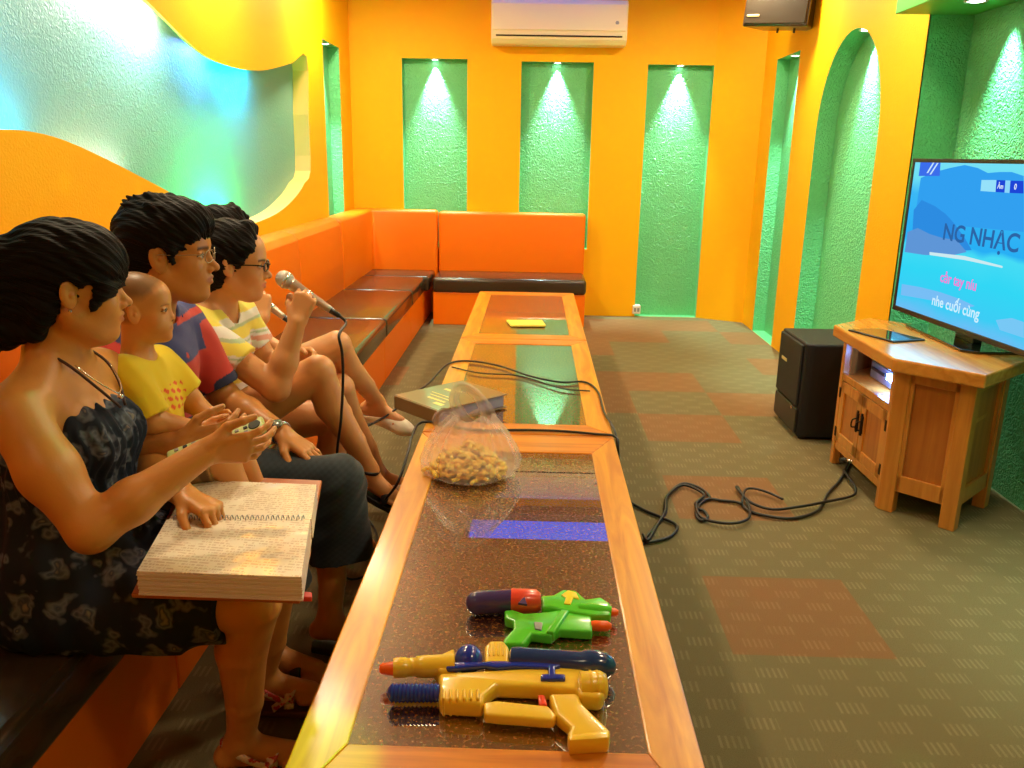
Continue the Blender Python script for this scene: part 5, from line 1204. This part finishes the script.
# ---------------------------------------------------------------- toddler
def toddler():
    DX = V((.030, -.055, .004))
    hf_ = head_frame(13, 0, 0); ho = V((-.893, 1.885, 1.044)); hs = .68
    rs_ = V((-.945, 1.865, .900))+DX; re_ = V((-.885, 1.855, .800))+DX; rw = V((-.80, 1.90, .765))+DX; ls_ = V((-.935, 2.015, .895))+DX; le_ = V((-.87, 2.03, .80))+DX; lw = V((-.80, 1.99, .765))+DX
    prims = [P_ell(V((-.955, 1.94, .70))+DX, (.085, .095, .09), .03), P_ell(V((-.950, 1.94, .80))+DX, (.078, .088, .10), .05), P_cone(rs_+V((0, .03, 0)), ls_+V((0, -.03, 0)), .036, .036, .04)]
    prims += neck(hf_, ho, hs, V((-.945, 1.94, .920))+DX, .034)
    prims += limb([(rs_, .034), (re_, .028)], .02)+limb([(re_, .028), (rw, .021)], .015)+limb([(ls_, .034), (le_, .028)], .02)+limb([(le_, .028), (lw, .021)], .015)
    hand.side = 1; H1, _ = hand(rw, (.9, .3, -.2), (.2, -.2, .95), curl=(30, 35, 25), scale=.60, thumb=(20, 15)); hand.side = -1; H2, _ = hand(lw, (.9, -.3, -.2), (.2, .2, .95), curl=(30, 35, 25), scale=.60, thumb=(20, 15)); prims += H1+H2
    K = []
    for sd, y in ((-1, 1.90), (1, 1.985)):
        hp, kn_, an = V((-.94, 1.94+sd*.045, .675))+DX, V((-.765, y+.03, .690))+DX, V((-.715, y+.05, .55))+DX; K.append((hp, kn_, an))
        prims += limb([(hp, .052), (kn_, .040), (an, .026)], .025)
        foot.side = sd; f, _ = foot(an, (.8, .2, -.3), .55); prims += f
    prims += xform(head(True), hf_, ho, hs)
    def col(v):
        c = blush(v, np.tile(V((.68, .30, .090)), (len(v), 1)), 4); face_paint(v, c, hf_, ho, hs, True, lips=V((.55, .17, .11)))
        q = ((v-ho) @ hf_)/hs; x, y, z = q.T     # short shaved stubble
        w = np.clip((z-.035-.9*(x-.02)*(x > .02)-.0*(y))/.03, 0, 1)*(np.linalg.norm(q, axis=1) < .15)*(x < .075); w2 = np.clip((-x-.015)/.02, 0, 1)*np.clip((z+.045)/.02, 0, 1)*(np.linalg.norm(q, axis=1) < .15)
        w = np.maximum(w, w2)*.62; w = w*(1-((np.abs(y) > .070) & (z < .03) & (x > -.035)))
        return c*(1-w[:, None])+V((.07, .045, .028))*w[:, None]
    body = grow('person', prims, None, [skin], .0045, [(ho-.10, ho+.11)], .0021, col)
    tag(body, 'toddler with shaved head and yellow t-shirt sitting on the man\'s lap', 'person')
    ts = [P_ell(V((-.952, 1.94, .70))+DX, (.098, .108, .095), .03), P_ell(V((-.948, 1.94, .80))+DX, (.092, .102, .11), .05), P_cone(rs_+V((0, .03, -.002)), ls_+V((0, -.03, -.002)), .046, .046, .04), P_cone(V((-.945, 1.94, .915))+DX, V((-.93, 1.935, .97))+DX, .034, .044, .004, sub=True), P_clip((0, 0, -1), (0, 0, .66)),
          P_cone(rs_, rs_*.10+re_*.90+V((0, -.004, -.004)), .048, .052, .02, True), P_cone(ls_, ls_*.15+le_*.85, .046, .050, .02, True)]
    YEL = V((.86, .62, .02))
    def yc_(v):
        c = np.tile(YEL, (len(v), 1)); x, y, z = (v-DX).T
        m_ = (x > -.885) & (np.abs(z-.835) < .030) & (np.abs(y-1.94) < .045) & (np.sin(y*260)+np.sin(z*330+y*80) > .5); c[m_] = V((.80, .10, .02))
        return c
    grow('t_shirt', ts, body, [fab], .0035, color=yc_, disp=cloth_disp(.0022, 1.5, 5))
    sh = [P_ell(V((-.95, 1.94, .675))+DX, (.092, .104, .060), .03)]+[P_cone(hp, hp*.1+kn_*.9, .062, .056, .03, True) for hp, kn_, an in K]
    grow('shorts', sh, body, [fab], .0045, color=lambda v: np.where(((np.sin(v[:, 0]*180)+np.sin(v[:, 1]*150+v[:, 2]*120)) > .4)[:, None], V((.20, .10, .04))[None], V((.36, .20, .07))[None]), disp=cloth_disp(.002, 1.5, 6))
toddler()

# ---------------------------------------------------------------- woman singing into the microphone
def singer():
    hf_ = head_frame(13, 6, 0); ho = V((-.925, 2.60, 1.062)); hs = .98
    rs_ = V((-1.005, 2.455, .875)); re_ = V(at(276, 388, Y=2.43)); rw = V(at(297, 322, Y=2.46))
    ls_ = V((-.985, 2.78, .87)); le_ = V((-.915, 2.83, .685)); lw = V((-.80, 2.74, .735))
    prims = [P_ell((-1.08, 2.61, .49), (.14, .165, .11), .03), P_ell((-1.06, 2.61, .64), (.110, .14, .15), .06), P_ell((-1.03, 2.61, .77), (.105, .145, .13), .06), P_cone(rs_+V((-.01, .05, 0)), ls_+V((-.01, -.05, 0)), .050, .050, .05), P_cone(rs_+V((0, .06, .02)), (-1.0, 2.595, .945), .03, .045, .05), P_cone(ls_+V((0, -.06, .02)), (-1.0, 2.625, .945), .03, .045, .05)]
    prims += neck(hf_, ho, hs, (-1.01, 2.61, .895), .046)
    prims += limb([(rs_, .048), (re_, .040)], .03)+limb([(re_, .040), (re_*.6+rw*.4, .038), (rw, .026)], .02)+limb([(ls_, .046), (le_, .036)], .03)+limb([(le_, .037), (lw, .025)], .02)
    md = unit(V(at(282, 279, Y=2.42))-V(at(330, 311, Y=2.42)))
    hand.side = 1; dH = unit(V((.30, .25, .92)))
    H1, n1 = hand(rw, dH, md, per=[(52, 70, 45), (58, 75, 50), (62, 75, 50), (66, 75, 50)], spread=2, thumb=(48, 25), scale=.92)
    hand.side = -1; H2, _ = hand(lw, (.9, -.2, .1), (.1, -.5, .8), curl=(40, 45, 30), thumb=(25, 20), scale=.9); prims += H1+H2
    # near leg crossed over the other
    rh, rk, ra = V((-1.05, 2.53, .50)), V(at(318, 372, Y=2.56)), V(at(368, 468, Y=2.66)); ra = rk+unit(ra-rk)*.40
    lh, lk, la = V((-1.05, 2.69, .49)), V((-.655, 2.72, .535)), V((-.700, 2.76, .11))
    for hp, kn_, an in ((rh, rk, ra), (lh, lk, la)):
        prims += limb([(hp, .085), ((hp+kn_)/2, .072), (kn_, .054)], .010)+limb([(kn_, .052), (kn_*.68+an*.32+V((-.014, 0, -.004)), .051), (kn_*.3+an*.7, .038), (an, .030)], .008)
    foot.side = 1; f1, fr1 = foot(ra, (.80, -.10, -.40), .92); foot.side = -1; f2, fr2 = foot(la, (1, 0, -.02), .92)
    prims += f1+f2+xform(head(), hf_, ho, hs)
    def col(v):
        c = blush(v, np.tile(V((.70, .32, .12)), (len(v), 1)), 7); face_paint(v, c, hf_, ho, hs, lips=V((.60, .15, .10))); return c
    body = grow('person', prims, None, [skin], .0055, [(ho-.13, ho+.13), (rw-V((.06, .05, .02)), rw+V((.09, .09, .15)))], .0027, col)
    tag(body, 'woman with black-rimmed glasses and striped t-shirt singing into a microphone, legs crossed', 'person')
    ts = [P_ell((-1.075, 2.61, .53), (.150, .178, .12), .03), P_ell((-1.055, 2.61, .65), (.126, .155, .15), .06), P_ell((-1.025, 2.61, .77), (.122, .160, .13), .06), P_cone(rs_+V((-.01, .05, -.002)), ls_+V((-.01, -.05, -.002)), .062, .062, .05), P_cone(rs_+V((0, .06, .012)), (-1.0, 2.595, .92), .038, .050, .04), P_cone(ls_+V((0, -.06, .012)), (-1.0, 2.625, .92), .038, .05, .04),
          P_cone((-.985, 2.61, .90), (-.90, 2.60, 1.03), .056, .064, .004, sub=True), P_clip((0, 0, -1), (0, 0, .47)), P_cone(rs_, rs_*.42+re_*.58, .060, .060, .03, True), P_cone(ls_, ls_*.40+le_*.60, .058, .058, .03, True)]
    W_ = V((.80, .76, .70)); YE = V((.85, .70, .10)); PK = V((.78, .38, .28)); GN = V((.45, .55, .35))
    def sc(v):
        c = np.tile(W_, (len(v), 1)); z = v[:, 2]+.15*(v[:, 0]+1.0)
        for a, b_, k_ in ((.905, .99, YE), (.868, .878, GN), (.835, .868, YE), (.822, .828, GN), (.795, .812, PK), (.760, .768, PK), (.700, .72, YE), (.65, .665, PK), (.6, .61, GN)): c[(z > a) & (z < b_)] = k_
        return c
    grow('t_shirt', ts, body, [fab], .0045, color=sc, disp=cloth_disp(.0028, 1, 8))
    sh = [P_ell((-1.08, 2.61, .49), (.148, .176, .112), .03), P_cone(rh, rh*.62+rk*.38, .098, .088, .04, True), P_cone(lh, lh*.62+lk*.38, .098, .088, .04, True)]
    grow('shorts', sh, body, [fab], .0055, color=lambda v: np.tile(V((.40, .24, .12)), (len(v), 1)), disp=cloth_disp(.003, 1, 9))
    hp = [P_ell((-.026, 0, .044), (.106, .088, .094), .01), P_cone((-.06, 0, .01), (-.068, 0, -.055), .070, .050, .03), P_cone((-.03, -.062, -.01), (-.045, -.052, -.060), .026, .018, .02), P_cone((-.03, .062, -.01), (-.045, .052, -.060), .026, .018, .02), P_ell((-.110, 0, .045), (.040, .045, .040), .02)]
    hp += [P_box((.118, 0, -.020), (.086, .12, .092), .02, .010, roty(R(-18)), True), P_ell((.002, -.090, -.022), (.022, .026, .030), .006, None, True)]
    hp += [P_cone((.036, -.020, .118), (.044, -.062, .060), .016, .012, .025), P_cone((.044, -.062, .060), (.022, -.076, .006), .012, .008, .02), P_cone((.036, .02, .118), (.044, .062, .060), .016, .012, .025), P_cone((.03, -.02, .122), (.048, .03, .112), .012, .010, .02)]
    grow_hair('hair', xform(hp, hf_, ho, hs), body, hf_, ho, hs, .0018, .0034, 1.1)
    glasses(body, hf_, ho, hs, mat('black_plastic_frame', (.012, .008, .008, 1), .25), thick=.0026, w=.023, hgt=.0135)
    bs = mat('black_leather', (.015, .012, .012, 1), .35)
    for a, d, side, dn in (fr1, fr2):
        up3 = -dn; pts = [(-.058, 0), (-.046, .028), (.07, .038), (.13, .036), (.160, .018), (.160, -.018), (.13, -.036), (.07, -.038), (-.046, -.028)]
        FM = Matrix(((d[0], side[0], up3[0], a[0]), (d[1], side[1], up3[1], a[1]), (d[2], side[2], up3[2], a[2]), (0, 0, 0, 1)))
        so = MB().prism(pts, -.092, -.072, .004, 2, FM).box(-.055, -.01, -.025, .025, -.100, -.088, .004, 2, FM).build('sandal', bs, body)
        st = MB(); st.tube([FM @ Vector(p) for p in ((.10, .036, -.07), (.09, .022, -.040), (.09, 0, -.033), (.09, -.022, -.040), (.10, -.036, -.07))], .004, 8, 5, flat=3.5)
        st.tube([FM @ Vector((.040*math.cos(t)-.004, .037*math.sin(t), .002+.006*math.cos(t))) for t in [i*math.pi/6 for i in range(12)]], .0032, 8, 3, True, flat=2)
        st.tube([FM @ Vector((-.045, 0, -.07)), FM @ Vector((-.058, 0, -.035)), FM @ Vector((-.044, 0, 0))], .005, 8, 4, flat=2.5)
        st.build('strap', bs, so, True)
    # microphone through her fist
    pc = rw+dH*.088-n1*.030
    hd = pc+md*.108; tl_ = pc-md*.082
    microphone(hd.tolist(), tl_.tolist(), 'silver microphone in the fist of the woman with black-rimmed glasses')
    t0 = Vector((tl_-md*.03).tolist()); dv = Vector((-md).tolist())
    ca = [t0, t0+dv*.025+Vector((0, 0, -.008)), Vector(at(339, 335, Y=2.42)), Vector(at(342, 352, Y=2.42)), Vector(at(343, 380, Y=2.42)), Vector(at(341, 420, Y=2.42)), Vector(at(337, 455, Y=2.44)), Vector(at(338, 500, Y=2.46)), Vector((t0.x-.02, 2.50, .06)), Vector((t0.x+.05, 2.62, .008)), Vector((t0.x+.02, 2.9, .008)), Vector((t0.x-.05, 3.05, .02))]
    tag(MB().tube(ca, .0045, 8, 6).build('microphone_cable', M['black_rubber'], None, True), 'black microphone cable hanging down in front of the singing woman\'s knees', 'cable')
singer()

# ---------------------------------------------------------------- last person, mostly hidden
def hidden_singer():
    hf_ = head_frame(12, 4, 0); ho = V((-1.095, 2.98, 1.082)); hs = .97
    rs_ = V((-1.15, 2.84, .87)); re_ = V((-1.03, 2.86, .74)); rw = V(at(262, 318, Y=2.88)); ls_ = V((-1.15, 3.14, .87)); le_ = V((-1.05, 3.20, .68)); lw = V((-.90, 3.08, .65))
    prims = [P_ell((-1.18, 2.99, .49), (.13, .16, .11), .03), P_ell((-1.18, 2.99, .65), (.105, .135, .15), .06), P_ell((-1.16, 2.99, .79), (.10, .14, .13), .06), P_cone(rs_+V((0, .05, 0)), ls_+V((0, -.05, 0)), .05, .05, .05)]
    prims += neck(hf_, ho, hs, (-1.15, 2.99, .91), .046)+limb([(rs_, .045), (re_, .037)], .03)+limb([(re_, .037), (rw, .025)], .02)+limb([(ls_, .045), (le_, .036)], .03)+limb([(le_, .036), (lw, .025)], .02)
    md = unit(V((-.72, -.1, .62))); hand.side = 1; H1, n1 = hand(rw, (-.05, .3, .95), md, per=[(55, 70, 45)]*4, spread=2, thumb=(48, 25), scale=.9)
    hand.side = -1; H2, _ = hand(lw, (.95, -.1, -.1), (0, -.9, .2), curl=(20, 25, 20), scale=.9); prims += H1+H2
    rh, rk = V((-1.13, 2.91, .51)), V(at(337, 345, Y=2.98)); ra = V(at(374, 398, Y=3.22)); ra = rk+unit(ra-rk)*.40
    lh, lk = V((-1.13, 3.07, .49)), V((-.700, 2.98, .560)); la = V((-.665, 3.30, .125)); la = lk+unit(V(at(372, 458, Y=3.12))-lk)*.44
    for hp, kn_, an in ((rh, rk, ra), (lh, lk, la)):
        prims += limb([(hp, .082), ((hp+kn_)/2, .070), (kn_, .052)], .010)+limb([(kn_, .050), (kn_*.68+an*.32+V((-.014, 0, -.004)), .049), (kn_*.3+an*.7, .037), (an, .029)], .008)
    foot.side = -1; f1, fr1 = foot(ra, (.85, -.05, -.30), .90); foot.side = 1; f2, fr2 = foot(la, (.95, .0, -.06), .90); prims += f1+f2+xform(head(), hf_, ho, hs)
    def col(v):
        c = blush(v, np.tile(V((.68, .31, .12)), (len(v), 1)), 9); face_paint(v, c, hf_, ho, hs); return c
    body = grow('person', prims, None, [skin], .0055, [(ho-.12, ho+.13)], .004, col)
    tag(body, 'person farthest along the bench, mostly hidden, with crossed legs and cream flat shoes', 'person')
    ts = [P_ell((-1.18, 2.99, .53), (.145, .172, .12), .03), P_ell((-1.175, 2.99, .66), (.122, .15, .15), .06), P_ell((-1.155, 2.99, .79), (.116, .155, .13), .06), P_cone(rs_+V((0, .05, -.002)), ls_+V((0, -.05, -.002)), .060, .060, .05), P_cone((-1.14, 2.99, .91), (-1.10, 2.99, 1.02), .05, .06, .004, sub=True), P_clip((0, 0, -1), (0, 0, .45)), P_cone(rs_, rs_*.45+re_*.55, .056, .056, .03, True), P_cone(ls_, ls_*.45+le_*.55, .056, .056, .03, True)]
    grow('t_shirt', ts, body, [fab], .0055, color=lambda v: np.tile(V((.72, .66, .60)), (len(v), 1)), disp=cloth_disp(.0025, 1, 11))
    sh = [P_ell((-1.18, 2.99, .49), (.138, .170, .112), .03), P_cone(rh, rh*.66+rk*.34, .094, .086, .04, True), P_cone(lh, lh*.66+lk*.34, .094, .086, .04, True)]
    grow('shorts', sh, body, [fab], .0055, color=lambda v: np.tile(V((.06, .07, .11)), (len(v), 1)))
    hp = [P_ell((-.024, 0, .044), (.106, .088, .094), .01), P_cone((-.06, 0, .01), (-.068, 0, -.05), .068, .05, .03), P_box((.118, 0, -.035), (.086, .12, .092), .02, .010, roty(R(-16)), True), P_cone((.04, 0, .12), (.07, -.02, .085), .018, .010, .02), P_cone((.02, .03, .13), (.075, .035, .095), .016, .009, .02)]
    grow_hair('hair', xform(hp, hf_, ho, hs), body, hf_, ho, hs, .002, .0038, 1)
    cr_ = mat('cream_leather', (.92, .86, .70, 1), .4)
    for (a, d, side, dn) in (fr1, fr2):
        up3 = -dn; FM = V([d, side, up3]).T
        fp = [P_cone((-.035, 0, -.052), (.120, 0, -.060), .033, .033, .02), P_ell((.135, 0, -.062), (.048, .040, .026), .02), P_cone((-.035, 0, -.02), (.055, 0, 0), .05, .045, .01, sub=True), P_ell((.0, 0, .0), (.085, .040, .052), .01, None, True)]
        grow('flat_shoe', xform(fp, FM, a, 1.03), body, [cr_], .003)
    pc = rw+unit(V((-.05, .3, .95)))*.07-n1*.03
    microphone((pc+md*.07).tolist(), (pc-md*.10).tolist(), 'second microphone, held by the mostly hidden person behind the singing woman')
    t0 = Vector((pc-md*.13).tolist()); dv = Vector((-md).tolist())
    tag(MB().tube([t0, t0+dv*.03+Vector((0, 0, -.02)), t0+dv*.04+Vector((0, -.01, -.12)), (-.86, 2.86, .72), (-.86, 2.86, .64), (-.80, 2.86, .60), (-.72, 2.84, .55), (-.66, 2.86, .40), (-.66, 2.9, .15), (-.70, 3.0, .01)], .0045, 8, 6).build('microphone_cable', M['black_rubber'], None, True), 'black cable dropping from the hidden person\'s microphone behind the singer', 'cable')
hidden_singer()
